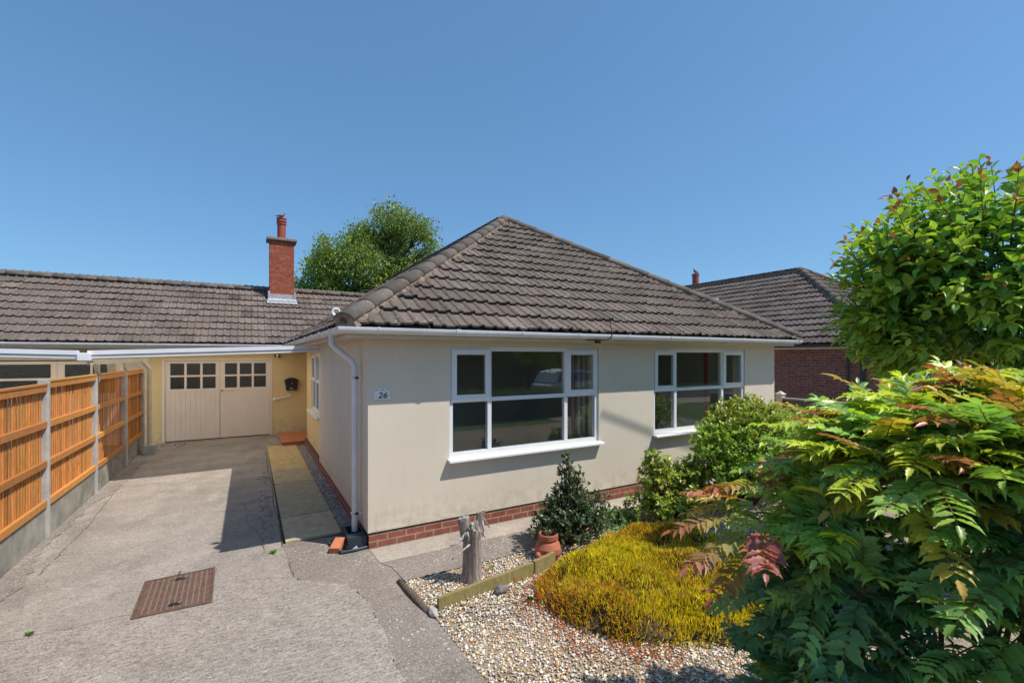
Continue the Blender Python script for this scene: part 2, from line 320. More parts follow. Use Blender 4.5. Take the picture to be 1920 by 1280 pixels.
def pick(cols,p,n,var=.15):
    cols=np.array(cols,float); i=rng.choice(len(cols),n,p=np.array(p)/sum(p)); return np.clip(cols[i]*(1+rng.normal(0,var,(n,1)))*(1+rng.normal(0,.05,(n,3))),.004,.95)
# ================================================================ setting: ground
def sheet(name,poly,z,mat):
    o=struct(MB().sheet(poly,z).build(name,mat)); return o
sheet('ground',[(-400,-400),(400,-400),(400,400),(-400,400)],-.03,'grass')
sheet('road',[(-60,-17),(60,-17),(60,-11),(-60,-11)],-.024,'asphalt')
sheet('pavement',[(-60,-11),(60,-11),(60,-9.2),(-60,-9.2)],-.018,'apron')
JY=-.33
sheet('neighbour_driveway',[(-7.2,-9.2),(-3.42,-9.2),(-3.42,9.3),(-7.2,9.3)],-.014,'drive_far')
sheet('side_driveway',[(7.91,-9.2),(12.35,-9.2),(12.35,14),(7.91,14)],-.014,'drive_near')
def jag(pts,a=.014,seed=1,st=.05):
    rr=random.Random(seed); P=[]
    for p,q in zip(pts[:-1],pts[1:]):
        n=max(1,int(math.dist(p,q)/st))
        for k in range(n): P.append((p[0]+(q[0]-p[0])*k/n+(rr.uniform(-a,a) if k or len(P) else 0),p[1]+(q[1]-p[1])*k/n+(rr.uniform(-a,a) if k or len(P) else 0)))
    return P+[pts[-1]]
MC=jag([(.2,-2.56),(-.27,-2.3),(-.24,-1.62),(-.25,-1.1),(-.3,-.86),(-.42,-.63),(-.62,-.5),(-.80,-.30)],.02,3,.04)
drive=struct(MB().sheet([(-3.25,-9.2),(1.0,-9.2)]+MC+jag([(-.80,-.30),(-1.16,-.13),(-1.46,-.19),(-2.03,-.33),(-2.46,-.345),(-3.25,-.33)],.006,5)[1:],0.002).build('driveway_near','drive_near'))
struct(MB().sheet([(-3.25,-.33),(-2.46,-.345),(-2.03,-.33),(-1.46,-.19),(-1.16,-.13),(-.80,-.30),(-.83,.5),(-.80,7.4),(-.5,7.5),(-.5,9.14),(-3.42,9.14),(-3.42,2),(-3.25,2)],0.0).build('driveway_far','drive_far'))
# old darker concrete margin round the corner of the house
struct(MB().sheet([(-.80,-.30),(-.62,-.5),(-.42,-.63),(-.3,-.86),(-.25,-1.1),(-.24,-1.62),(-.27,-2.3),(.2,-2.56),(1.,-9.2),(1.25,-9.2),(.215,-2.56),(.175,-1.5),(.12,-.55),(.04,-.40),(0.02,.0),(0,.6),(-.83,.66),(-.83,.5)],-.002).build('path_margin','margin'))
sheet('path_apron',[(.02,0),(.04,-.40),(8.3,-.40),(8.3,0)],.001,'apron')
sheet('path_front',[(.04,-.40),(.12,-.56),(.15,-.92),(1.2,-.93),(2.2,-.86),(8.3,-.80),(8.3,-.40)],.003,'margin')
sheet('side_strip_soil',[(-.17,.62),(0.05,.62),(.05,7.2),(-.17,7.2)],-.006,'gravelbase')
sheet('gravel_bed',[(.15,-.9),(8.3,-.8),(8.3,-7),(.9,-7),(.2,-2.56),(.175,-1.5)],-.008,'gravelbase')
sheet('porch_floor',[(-.5,7.2),(1.2,7.2),(1.2,9.15),(-.5,9.15)],-.004,'drive_far')
# broken edge of the driveway beside the fence
edge=MB(); rr=random.Random(4); L_=[(-3.3,-4.5+i*.06) for i in range(190)]; wd_=.14
for i in range(189):
    w0=wd_; wd_=min(.24,max(.06,wd_+rr.uniform(-.035,.035))); y=-4.5+i*.06
    edge.add([(-3.3,y,.008),(-3.27+w0,y,.0075),(-3.27+wd_,y+.06,.0075),(-3.3,y+.06,.008)],[(0,1,2,3)])
struct(edge.build('driveway_edge','margin'))
# paving slabs of the side path
slabs=MB(); ys=[.66,1.56,2.50,3.42,4.50,5.45,6.35,7.28]
scol=[(.45,.38,.25),(.36,.31,.21),(.36,.31,.2),(.42,.34,.2),(.52,.38,.18),(.54,.39,.18),(.52,.38,.19)]
for i in range(7):
    slabs.col=scol[i]; slabs.box(-.80,-.175,ys[i]+.006,ys[i+1]-.006,-.01,.022+.003*(i%2))
struct(slabs.build('side_path','slab',bevel=.004,color=True))
# cracks
ck=MB()
def crack(pts,wd=.008,seed=0):
    rr=random.Random(seed); P=[]
    for a,b in zip(pts[:-1],pts[1:]):
        n=max(2,int(math.dist(a,b)/.05))
        for k in range(n): t=k/n; P.append((a[0]+(b[0]-a[0])*t+rr.uniform(-.012,.012),a[1]+(b[1]-a[1])*t+rr.uniform(-.012,.012)))
    P.append(pts[-1])
    for a,b in zip(P[:-1],P[1:]):
        d=Vector((b[0]-a[0],b[1]-a[1])); nrm=Vector((-d.y,d.x)).normalized()*wd*.55*rr.uniform(.2,1)
        ck.add([(a[0]-nrm.x,a[1]-nrm.y,.0065),(a[0]+nrm.x,a[1]+nrm.y,.0065),(b[0]+nrm.x,b[1]+nrm.y,.0065),(b[0]-nrm.x,b[1]-nrm.y,.0065)],[(0,1,2,3)])
crack([(-.84,.55),(-.83,1.5),(-.86,2.4),(-.83,3.6),(-.86,4.5),(-.84,6.8)],.014,1)
crack([(-1.02,.45),(-1.05,1.1),(-1.2,1.6),(-1.18,2.2),(-1.28,2.7)],.007,2); crack([(-1.2,2.3),(-1.5,2.32)],.006,3)
crack([(-3.2,-.33),(-2.46,-.345),(-2.03,-.33)],.006,4); crack([(-1.46,-.19),(-1.16,-.13),(-.8,-.3)],.004,5)
crack([(-.8,.1),(-.78,-.3),(-.7,-.42)],.006,6); crack([(-3.0,1.0),(-2.98,2.6),(-3.05,4.2),(-3.08,6.5)],.008,7)
crack([(-.25,-1.15),(.13,-1.2)],.004,8)
struct(ck.build('driveway_cracks','crack'))
# wet broken flakes beside slabs
fl=MB()
for i in range(70):
    x=-.98+random.uniform(-.07,.1); y=random.uniform(.7,4.6); s=random.uniform(.01,.035)
    fl.add([(x-s,y,.002),(x,y-s*1.5,.002),(x+s,y,.002),(x,y+s*1.5,.002),(x,y,.014)],[(0,1,4),(1,2,4),(2,3,4),(3,0,4)])
struct(fl.build('driveway_flakes','margin'))
# ================================================================ roofs
PT=.655; SL=math.sqrt(1+PT*PT); CU=1/SL; SU=PT/SL
def tiles(name,O,u,width,length,clips,mat,parent,gauge=.35,seed=1,tw=.165,vis=True,kind=None):
    """interlocking double-roll tiles: O eave corner, u along eave, slope rises along v"""
    rr=random.Random(seed); u=Vector(u).normalized(); h=Vector((0,0,1)).cross(u).normalized()  # horizontal, up-slope
    v=(h*CU+Vector((0,0,SU))).normalized(); n=u.cross(v).normalized()
    if n.z<0: n=-n
    O=Vector(O); mb=MB()
    prof=[(0,0),(.58,0),(.66,.014),(.78,.022),(.90,.020),(1.0,.004)]
    nr=int(math.ceil(length/gauge)); nt_=int(math.ceil(width/(2*tw)))
    mb.col=(.6,.6,.6); mb.add([O-n*.02,O+u*width-n*.02,O+u*width+v*length-n*.02,O+v*length-n*.02],[(0,1,2,3)])
    for j in range(nr):
        for i in range(nt_):
            g=rr.gauss(1,.13); mb.col=(g*rr.gauss(1,.03),g,g*rr.gauss(1,.02)); dz=rr.uniform(0,.009); dv=rr.uniform(-.012,.012); tl=rr.uniform(-.008,.008)
            pts=[]; 
            for k in range(2):
                for a,b in prof: pts.append(((i*2+k+a)*tw,b))
            v0=j*gauge+dv+(.015 if j==0 else 0); v1=(j+1)*gauge+.03; t=.040
            low=[O+u*a+v*v0+n*(b+t+dz+tl*(a/tw-i*2)) for a,b in pts]; up=[O+u*a+v*v1+n*(b+.004) for a,b in pts]; bot=[p-n*.026 for p in low]
            m=len(pts); fs=[(k,k+1,m+k+1,m+k) for k in range(m-1)]+[(2*m+k,2*m+k+1,k+1,k) for k in range(m-1)]
            mb.add(low+up+bot,fs); 
    o=mb.build(name,mat,parent,clip=clips,color=True,uvs=False)
    return o
def caps(name,A,B,parent,r=.125,L=.45,mort=True,mat='cap',seed=1):
    A=Vector(A); B=Vector(B); d=(B-A); tot=d.length; d.normalize(); s=d.cross(Vector((0,0,1))).normalized(); n=s.cross(d).normalized(); rr=random.Random(seed)
    mb=MB(); k=0; a=0
    while a<tot:
        b=min(a+L+.02,tot+.02); g=rr.gauss(1,.12); mb.col=(g,g,g*.98); vs=[]
        for q,(tt,ra) in enumerate(((a,r),(b,r*.93))):
            for i in range(11):
                an=math.pi*i/10; vs.append(A+d*tt+s*math.cos(an)*ra+n*(math.sin(an)*ra*.72+.0+(0.008 if q==0 else 0)))
        vs+=[A+d*a+s*math.cos(math.pi*i/10)*r*.82+n*(math.sin(math.pi*i/10)*r*.55) for i in range(11)]
        mb.add(vs,[(i,i+1,12+i,11+i) for i in range(10)]+[(22+i,23+i,i+1,i) for i in range(10)]); a+=L
    o=mb.build(name,mat,parent,color=True,smooth=True)
    if mort:
        m2=MB(); vs=[A-d*.004+s*math.cos(math.pi*i/10)*r*.9+n*(math.sin(math.pi*i/10)*r*.62) for i in range(11)]; m2.add(vs+[A-d*.01-n*.08+s*r*.9,A-d*.01-n*.08-s*r*.9],[tuple(range(11)),(0,10,12,11)]); nseg=int(tot/.06)
        for sgn in(-1,1):
            vs=[]
            for i in range(nseg+1):
                tt=tot*i/nseg; wd=r*1.03+rr.uniform(-.015,.03)
                c=A+d*tt; vs+= [c+s*sgn*r*.7+n*.045,c+s*sgn*wd-n*(.055+rr.uniform(0,.012))-n*.02]
            m2.add(vs,[(2*i,2*i+1,2*i+3,2*i+2) for i in range(nseg)])
        m2.build('mortar_bed','mortar',parent)
    return o
def gutter(name,path,outs,parent,mat='gutter',r=.056,brackets=.9,joints=()):
    """half-round gutter swept along a horizontal polyline; outs = outward unit vector per point (mitred)"""
    prof=[(math.cos(a)*r,math.sin(a)*r) for a in [math.pi+math.pi*i/8 for i in range(9)]]
    prof=[(-r,.012)]+prof+[(r,.012),(r-.006,.012)]+[(math.cos(a)*(r-.006),math.sin(a)*(r-.006)) for a in [2*math.pi-math.pi*i/8 for i in range(9)]]
    mb=MB(); vs=[Vector(p)+Vector(o)*a+Vector((0,0,b)) for p,o in zip(path,outs) for a,b in prof]; m=len(prof)
    mb.add(vs,[(i*m+k,i*m+k+1,(i+1)*m+k+1,(i+1)*m+k) for i in range(len(path)-1) for k in range(m-1)])
    for i in(0,len(path)-1): mb.add([vs[i*m+k] for k in range(11)],[tuple(range(11))])
    # union clips
    for i in range(len(path)-1):
        A,B=Vector(path[i]),Vector(path[i+1]); d=B-A; L=d.length; d.normalize(); o=d.cross(Vector((0,0,1))); o=o if o.dot(Vector(outs[i]))>0 else -o
        t=.35
        while t<L:
            wd=.05 if int(t/brackets)%3==1 else .018
            pr=[(math.cos(a)*(r+.006),math.sin(a)*(r+.006)) for a in [math.pi+math.pi*q/8 for q in range(9)]]; pr=[(-r-.006,.018)]+pr+[(r+.006,.018)]
            q=[A+d*(t+e)+o*a+Vector((0,0,b)) for e in(0,wd) for a,b in pr]; mm=len(pr)
            mb.add(q,[(k,k+1,mm+k+1,mm+k) for k in range(mm-1)]+[tuple(range(mm)),tuple(range(mm,2*mm))]); t+=brackets
    return mb.build(name,mat,parent,smooth=False)
def window(x0,x1,z0,z1,f,parent,mx,tz,casements,name='window',ft=.055,sill=True,curtain=None):
    """upvc window: f(u,v,d) with d = depth (0 outer wall face, + inwards). frame > panes, sill, casements"""
    mb=MB(); us=[x0,x0+ft]; 
    for m in mx: us+=[m-.027,m+.027]
    us+=[x1-ft,x1]; vs=[z0,z0+ft,tz-.027,tz+.027,z1-ft,z1]
    solid=lambda i,j:(i%2==0) or (j%2==0)
    mb.grid(us,vs,solid,f,.028,.09)
    fr=mb.build(name,'upvc',parent)
    cols=[(us[2*i+1],us[2*i+2]) for i in range(len(mx)+1)]; rows=[(vs[1],vs[2]),(vs[3],vs[4])]
    for i,(a,b) in enumerate(cols):
        for j,(c,d) in enumerate(rows):
            if (i,j) in casements:
                cm=MB(); q=.045; cm.wall([a-.02,b+.02],[c-.03,d+.02],[(a+q,b-q,c+q,d-q)],f,.002,.05)
                cm.build('casement','upvc',fr); a2,b2,c2,d2=a+q,b-q,c+q,d-q; dep=.03
            else: a2,b2,c2,d2=a,b,c,d; dep=.058
            MB().add([f(a2-.004,c2-.004,dep),f(b2+.004,c2-.004,dep),f(b2+.004,d2+.004,dep),f(a2-.004,d2+.004,dep)],[(0,1,2,3)]).build('pane','glass',fr)
            g=MB(); g.wall([a2-.001,b2+.001],[c2-.001,d2+.001],[(a2+.006,b2-.006,c2+.006,d2-.006)],f,dep-.003,dep-.001); g.build('gasket','dark',fr)
    if sill:
        s=MB(); s.prism([(-.10,z0-.045),(-.10,z0-.022),(-.085,z0-.014),(.06,z0-.004),(.06,z0-.045)],x0-.03,x1+.03,lambda d,z,u:f(u,z,d)); s.build('sill','upvc',fr)
    return fr
def bungalow(name,label,dx,mat_wall,mat_tile,wtop,ridge_end,openings,seedb,gut='gutter',fascia='bargewhite'):
    T=lambda p:(p[0]+dx,p[1],p[2])
    b=thing(name,label,'house',(dx+3.955,0,0))
    E0=.33; ez=2.515; H=3.955+E0; az=ez+PT*H
    eaveL=dx-E0; eaveR=dx+7.91+E0; yf=-E0; yb=ridge_end+H
    # hip clipping planes (vertical, through the 45 degree hips)
    ap=Vector((dx+3.955,-E0+H,az)); bp=Vector((dx+3.955,ridge_end,az))
    r2=Vector((1,1,0)).normalized()
    tiles('roof_slope',(eaveL,yf,ez),(1,0,0),2*H,H*SL,[((eaveL,yf,0),Vector((-1,1,0))),((eaveR,yf,0),Vector((1,1,0)))],mat_tile,b,seed=seedb)
    tiles('roof_slope',(eaveL,yb,ez),(0,-1,0),yb-yf,H*SL,[((eaveL,yf,0),Vector((1,-1,0))),((eaveL,yb,0),Vector((1,1,0)))],mat_tile,b,seed=seedb+1)
    tiles('roof_slope',(eaveR,yf,ez),(0,1,0),yb-yf,H*SL,[((eaveR,yf,0),Vector((-1,-1,0))),((eaveR,yb,0),Vector((-1,1,0)))],mat_tile,b,seed=seedb+2)
    rb=MB(); rb.add([(eaveR,yb,ez),(eaveL,yb,ez),tuple(bp)],[(0,1,2)]); rb.build('rear_roof_slope',mat_tile,b)
    off=Vector((0,0,.03))
    caps('hip_tiles',Vector((eaveL+.02,yf+.02,ez+.02))+off,ap+off,b,seed=seedb+3); caps('hip_tiles',Vector((eaveR-.02,yf+.02,ez+.02))+off,ap+off,b,seed=seedb+4)
    caps('ridge_tiles',ap+off,bp+off,b,seed=seedb+5)
    return b,(eaveL,eaveR,yf,yb,ez,H,az)
# ---------------------------------------------------------------- the cream bungalow
FY=lambda u,v,d:(u,d,v)
home,(eL,eR,yf,yb,ez,H,az)=bungalow('bungalow','cream rendered bungalow with brown hipped tile roof, white windows and attached garage',0,'render','tile',2.44,18,None,11)
Z0,ZT=.185,2.50
W1=(.991,3.391,.93,2.315); W2=(4.547,6.955,.93,2.315)
fw=MB(); fw.wall([0,7.91],[Z0,ZT],[W1,W2],FY,0,.25); fw.build('front_wall','render',home)
sw=MB(); sw.box(0,.25,.25,4.17,Z0,ZT); sw.build('side_wall','render',home)
SW=(4.35,6.05,1.0,2.25)
FS=lambda u,v,d:(.06+d,u,v)
sw=MB(); sw.wall([4.17,6.95],[Z0,ZT],[SW],FS,0,.2); sw.box(.26,1.2,6.75,6.95,Z0,ZT); sw.box(1.0,1.2,6.95,9.15,Z0,ZT); sw.build('porch_wall','render_bounce',home)
ow=MB(); ow.box(7.66,7.91,.25,20,0,ZT); ow.box(0,7.66,19.8,20,0,ZT); ow.box(0,.25,9.4,19.8,0,ZT); ow.build('rear_walls','render',home)
pl=MB(); pl.box(.015,7.895,.015,.25,-.1,Z0-.02); pl.box(.015,.25,.25,6.94,-.1,Z0-.02); pl.build('plinth','plinth',home)
dc=MB(); dc.box(.006,7.904,.008,.25,Z0-.02,Z0); dc.box(.006,.25,.25,6.945,Z0-.02,Z0); dc.build('damp_course','damp',home)
it=MB(); it.box(.3,7.6,.3,6.7,.1,.14); it.box(.3,7.6,3.0,3.1,.14,2.45); it.box(3.95,4.05,.26,3.0,.14,2.45); it.build('rooms','interior',home)
it=MB(); it.box(.26,7.65,.26,6.7,2.45,2.5); it.build('ceiling','interior',home)
window(*W1,FY,home,[1.564+.0,2.80],1.635,{(0,1),(2,1)})
window(*W2,FY,home,[5.09,6.33],1.635,{(0,1),(2,1)})
window(*SW,FS,home,[4.92,5.48],1.65,{(0,1),(2,1)})
def curtain(x0,x1,z0,z1,y,cols,wl=.09):
    c=MB(); n=int((x1-x0)/.01)
    for i in range(n):
        a=x0+(x1-x0)*i/n; b_=x0+(x1-x0)*(i+1)/n; ya=y+.03*math.sin(a/wl*6.28); yb_=y+.03*math.sin(b_/wl*6.28)
        c.col=cols(a-x0); c.add([(a,ya,z0),(b_,yb_,z0),(b_,yb_,z1),(a,ya,z1)],[(0,1,2,3)])
    c.build('curtain','cloth',home,color=True)
curtain(2.98,3.38,1.0,2.35,.33,lambda t:(.42,.03,.04) if t<.09 else ((.75,.72,.68) if int(t/.05)%2 else (.33,.2,.2)))
curtain(1.0,1.12,.95,2.35,.33,lambda t:(.35,.3,.28))
curtain(6.24,6.33,.95,2.35,.33,lambda t:(.26,.04,.04)); curtain(4.6,4.66,.95,2.35,.33,lambda t:(.3,.28,.25))
# fascia, soffit, gutter
fs=MB(); fs.box(-.25,8.16,-.25,-.225,2.395,2.52); fs.box(-.25,-.225,-.225,8.8,2.395,2.52); fs.box(8.135,8.16,-.225,19,2.395,2.52); fs.build('fascia','bargewhite',home)
fs=MB(); fs.box(-.225,8.135,-.225,0,2.412,2.424); fs.box(-.225,0,0,6.95,2.412,2.424); fs.box(7.91,8.135,0,19,2.412,2.424); fs.box(-.225,1.2,6.95,9.15,2.412,2.424); fs.build('soffit','bargewhite',home)
gx,gz=-.325,2.492
gutter('gutter',[(gx,8.7,gz),(gx,gx,gz),(8.22,gx,gz)],[(-1,0,0),(-1,-1,0),(0,-1,0)],home)
dp=MB(); dp.tube([(gx,.42,gz-.03),(gx,.42,gz-.16),(gx+.04,.40,gz-.20),(-.10,.36,gz-.36),(-.08,.34,gz-.42),(-.08,.34,gz-.5)],.036,14); dp.tube([(-.08,.34,gz-.48),(-.08,.34,.12)],.034,14)
for z in(2.02,1.92): dp.tube([(-.08,.34,z),(-.08,.34,z+.03)],.04,14)
for z in(1.93,.32): dp.box(-.085,.0,.30,.315,z,z+.02); dp.box(-.12,-.04,.30,.38,z,z+.02)
dp.build('downpipe','gutter',home,smooth=False)
# cable bracket on gutter
cb=MB(); cb.tube([(3.28,-.36,2.70),(3.28,-.37,2.66),(3.31,-.36,2.60),(3.31,-.385,2.52),(3.29,-.385,2.46),(3.20,-.37,2.42),(3.05,-.34,2.42),(2.9,-.3,2.43)],.008,6); cb.box(3.1,3.17,-.3,-.25,2.38,2.42); cb.tube([(3.26,-.36,2.70),(3.28,-.36,2.74),(3.30,-.36,2.70)],.006,6); cb.build('cable_bracket','black',home)
# curly white end of pipe lagging at the hip foot
cu=MB(); pts=[]
for i in range(40):
    a=math.pi+i/39*4*math.pi; r=.048*(1-i/39*.55); pts.append((-.36-r*math.cos(a-.3),-.14+.03*i/39,2.67+r*math.sin(a-.3)))
pts=[(-.26,-.15,2.54),(-.28,-.145,2.62)]+pts[::1]; cu.tube(pts,.010,8); cu.build('curled_bracket','white',home,smooth=True)
# ---------------------------------------------------------------- garage range (attached to the bungalow)
GY=9.15
def roof_range(x0,x1,parent,clips,mat,seed): return tiles('garage_roof_slope',(x0,8.82,2.515),(1,0,0),x1-x0,2.74*SL,clips,mat,parent,gauge=.355,seed=seed)
vn=Vector((1,-1,0))
roof_range(-3.37,2.6,home,[((-.33,8.82,0),vn)],'tile2',31)
gr=MB(); gr.add([(-3.37,11.56,4.30),(2.6,11.56,4.30),(2.6,14.3,2.5),(-3.37,14.3,2.5)],[(0,1,2,3)]); gr.build('garage_rear_slope','tile2',home)
caps('garage_ridge_tiles',(-3.37,11.56,4.32),(2.45,11.56,4.32),home,mort=False,seed=41)
gw=MB(); FG=lambda u,v,d:(u,GY+d,v)
gw.wall([-3.40,1.0],[0.19,2.42],[(-3.07,-.63,-.5,2.13)],FG,0,.2); gw.build('garage_wall','render_bounce',home)
for xa,xb in((-3.39,-3.07),(-.63,.99)): gp=MB(); gp.wall([xa,xb],[-.1,.19],[],FG,.01,.2); gp.build('garage_plinth','plinth',home)
fz=MB(); fz.box(-3.37,-.25,8.9,8.925,2.38,2.52); fz.box(-3.37,-.25,8.925,9.15,2.39,2.405); fz.build('garage_fascia','bargewhite',home)
gutter('garage_gutter',[(-3.37,8.85,2.492),(-.34,8.85,2.492)],[(0,-1,0),(0,-1,0)],home)
# garage doors
gf=MB(); gf.box(-3.09,-3.03,GY-.015,GY+.06,0,2.13); gf.box(-.67,-.61,GY-.015,GY+.06,0,2.13); gf.box(-3.03,-.67,GY-.015,GY+.06,2.08,2.13); gf.build('garage_door_frame','door_paint',home)
def leaf(a,b,panes,rows,name,parent,mat='door_paint',gl='ripple',y=GY+.012,z0=.02,z1=2.075,split=None):
    holes=[(p,q,c,d) for (p,q) in panes for (c,d) in rows]
    d=MB(); d.wall([a,b],[1.27 if split is None else split,z1],holes,lambda u,v,dd:(u,y+dd,v),0,.04)
    n=int((b-a-.0)/.1); wd=(b-a)/n; zt=1.27 if split is None else split
    for i in range(n): d.box(a+i*wd+.003,a+(i+1)*wd-.003,y+.005,y+.03,z0,zt)
    d.box(a+.002,b-.002,y+.012,y+.028,z0,zt)
    o=d.build(name,mat,parent)
    for h in holes: MB().add([(h[0],y+.02,h[2]),(h[1],y+.02,h[2]),(h[1],y+.02,h[3]),(h[0],y+.02,h[3])],[(0,1,2,3)]).build('pane',gl,o)
    return o
rows=[(1.345,1.655),(1.70,2.005)]
l1=leaf(-3.027,-1.853,[(-2.922,-2.629),(-2.578,-2.287),(-2.235,-1.945)],rows,'garage_door',home); l2=leaf(-1.847,-.673,[(-1.737,-1.458),(-1.396,-1.113),(-1.059,-.768)],rows,'garage_door',home)
hd=MB(); hd.tube([(-1.80,GY,1.28),(-1.80,GY-.03,1.28)],.02,10); hd.build('knob','twig',l2); hd=MB(); hd.tube([(-1.70,GY,1.285),(-1.68,GY-.035,1.275),(-1.62,GY-.05,1.265),(-1.56,GY-.035,1.275),(-1.55,GY,1.285)],.008,8); hd.build('handle','steel',l2)
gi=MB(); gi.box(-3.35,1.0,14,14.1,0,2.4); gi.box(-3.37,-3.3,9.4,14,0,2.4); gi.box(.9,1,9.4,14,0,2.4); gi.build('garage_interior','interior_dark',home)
# chimney
ch=MB(); ch.box(-.615,.085,11.0,11.5,3.9,5.86); c_=ch.build('chimney','chimney',home)
cc=MB(); cc.box(-.70,.17,10.92,11.58,5.86,5.95); cc.build('chimney_cap','concrete_cap',c_,bevel=.015)
cc=MB(); cc.lathe([(.13,0),(.125,.06),(.125,.48),(.145,.49),(.145,.52),(.13,.525),(.13,.56),(.15,.57),(.15,.60),(.135,.605),(.135,.66),(.15,.67),(.15,.69),(.12,.69),(.12,.4)],(-.265,11.25,5.95),20); cc.build('chimney_pot','pot_red',c_,smooth=False)
cc=MB()
cc.add([(-.66,10.99,4.02),(.13,10.99,4.02),(.13,10.99,4.16),(-.66,10.99,4.16),(-.70,10.72,3.84),(.17,10.72,3.84)],[(0,1,2,3),(4,5,1,0)])
cc.add([(-.66,10.80,3.90),(.13,10.80,3.90),(.13,10.80,3.93),(-.66,10.80,3.93)],[(0,1,2,3)])
cc.box(-.66,-.6,10.97,11.3,3.95,4.25); cc.box(.07,.13,10.97,11.3,3.95,4.25); cc.build('flashing','lead',c_)
def bird(name,x,y,z,label,s=1.,flip=1):
    m=MB(); f=flip*s; m.tube([(x-.17*f,y,z+.06*s),(x-.10*f,y,z+.075*s),(x-.04*f,y,z+.09*s),(x+.03*f,y,z+.10*s),(x+.07*f,y,z+.135*s),(x+.085*f,y,z+.175*s),(x+.10*f,y,z+.18*s),(x+.135*f,y,z+.172*s)],[.012*s,.03*s,.055*s,.055*s,.035*s,.028*s,.022*s,.003*s],10)
    m.tube([(x,y-.015,z+.06*s),(x+.0,y-.015,z)],.006,5); m.tube([(x,y+.015,z+.06*s),(x+.0,y+.015,z)],.006,5)
    o=m.build(name,M['stone'],None,smooth=True); return tag(o,label,'bird','birds on chimney pots')
bird('bird',-.265,11.25,6.64,'small grey bird perched on the tall red pot of the near chimney',1.)
# ---------------------------------------------------------------- things round the garage and porch
t=thing('letter_box','black metal letter box with arched lid on the wall beside garage door','letter box',(-.13,GY,1.2))
a=MB(); a.prism([(-.265,1.23),(.005,1.23),(.035,1.50),(-.295,1.50)],GY-.11,GY-.002,lambda u,v,d:(u,d,v)); a.build('box','black',t,bevel=.004)
a=MB(); a.prism([(-.33,1.49),(.07,1.49),(.03,1.53),(-.05,1.57),(-.13,1.585),(-.21,1.57),(-.29,1.53)],GY-.14,GY-.003,lambda u,v,d:(u,d,v)); a.build('lid','black',t,bevel=.004)
a=MB(); a.lathe([(.0,.0),(.016,.0),(.016,.01)],(-.13,0,0),10); a=MB(); a.tube([(-.125,GY-.11,1.425),(-.125,GY-.118,1.425)],.016,12); a.build('lock','gold',t)
a=MB(); a.box(-.18,-.09,GY-.118,GY-.11,1.265,1.29); a.build('name_plate','steel',t)
a=MB(); a.tube([(-.56,GY,.985),(-.56,GY-.05,.985),(-.54,GY-.06,.99),(-.20,GY-.06,1.06),(-.18,GY-.05,1.065),(-.18,GY,1.065)],.016,10); a.tube([(-.56,GY,.985),(-.56,GY-.02,.985)],.045,14); a.tube([(-.18,GY,1.065),(-.18,GY-.02,1.065)],.045,14)
tag(a.build('grab_rail','white',None,smooth=False),'short white grab rail sloping up the wall below the letter box','grab rail')
t=thing('wall_light','small black security light with white sensor above garage door corner','light',(-.50,GY,2.2))
a=MB(); a.box(-.56,-.42,GY-.10,GY-.002,2.165,2.25); a.build('housing','black',t,bevel=.012)
a=MB(); a.tube([(-.49,GY-.10,2.215),(-.49,GY-.125,2.21)],[.04,.03],12); a.tube([(-.49,GY-.07,2.165),(-.49,GY-.085,2.13)],[.028,.015],10); a.build('sensor','white',t)
t=thing('doorstep','red painted doorstep at the recessed porch beside the paved path','step',(.1,7.8,0))
a=MB(); a.box(-.48,1.0,7.06,8.6,-.02,.09); a.build('riser','red_step',t,bevel=.01)
a=MB(); a.box(-.5,1.0,7.04,8.62,.09,.115); a.build('tread','red_step',t,bevel=.006)
# number plaque
t=thing('house_number_sign','white house number plaque reading 26 near the left corner of the front wall','sign',(.16,0,1.75))
a=MB(); prof=[(.066,1.70),(.252,1.70),(.252,1.795),(.215,1.80),(.195,1.825),(.16,1.835),(.125,1.825),(.105,1.80),(.066,1.795)]
a.prism(prof,-.018,-.001,lambda u,v,d:(u,d,v)); a.build('plaque','white',t,bevel=.002)
def text(s,x,z,y,size,parent,mat,shear=0,rot=0,bold=0):
    c=bpy.data.curves.new('number','FONT'); c.body=s; c.size=size; c.extrude=.001; c.shear=shear; c.offset=bold; c.align_x='CENTER'
    o=bpy.data.objects.new('number_tmp',c); sc.collection.objects.link(o); dg=bpy.context.evaluated_depsgraph_get(); me=bpy.data.meshes.new_from_object(o.evaluated_get(dg)); bpy.data.objects.remove(o)
    me.transform(Matrix.Translation((x,y,z))@Matrix.Rotation(R(90),4,'X')@Matrix.Scale(1.15,4,(1,0,0))); q=link('number',me,mat,parent); return q
text('26',.160,1.715,-.020,.095,t,'black',shear=.2,bold=.001)
a=MB(); a.tube([(.135,-.019,1.80),(.15,-.02,1.812),(.172,-.02,1.812),(.185,-.019,1.80)],.006,6); a.build('crest_emblem','lead',t)
for dx_ in(-.07,.072):
    a=MB(); a.tube([(.16+dx_,-.019,1.735),(.16+dx_*1.12,-.02,1.75),(.16+dx_,-.019,1.765)],.003,5); a.build('scroll_mark','lead',t)
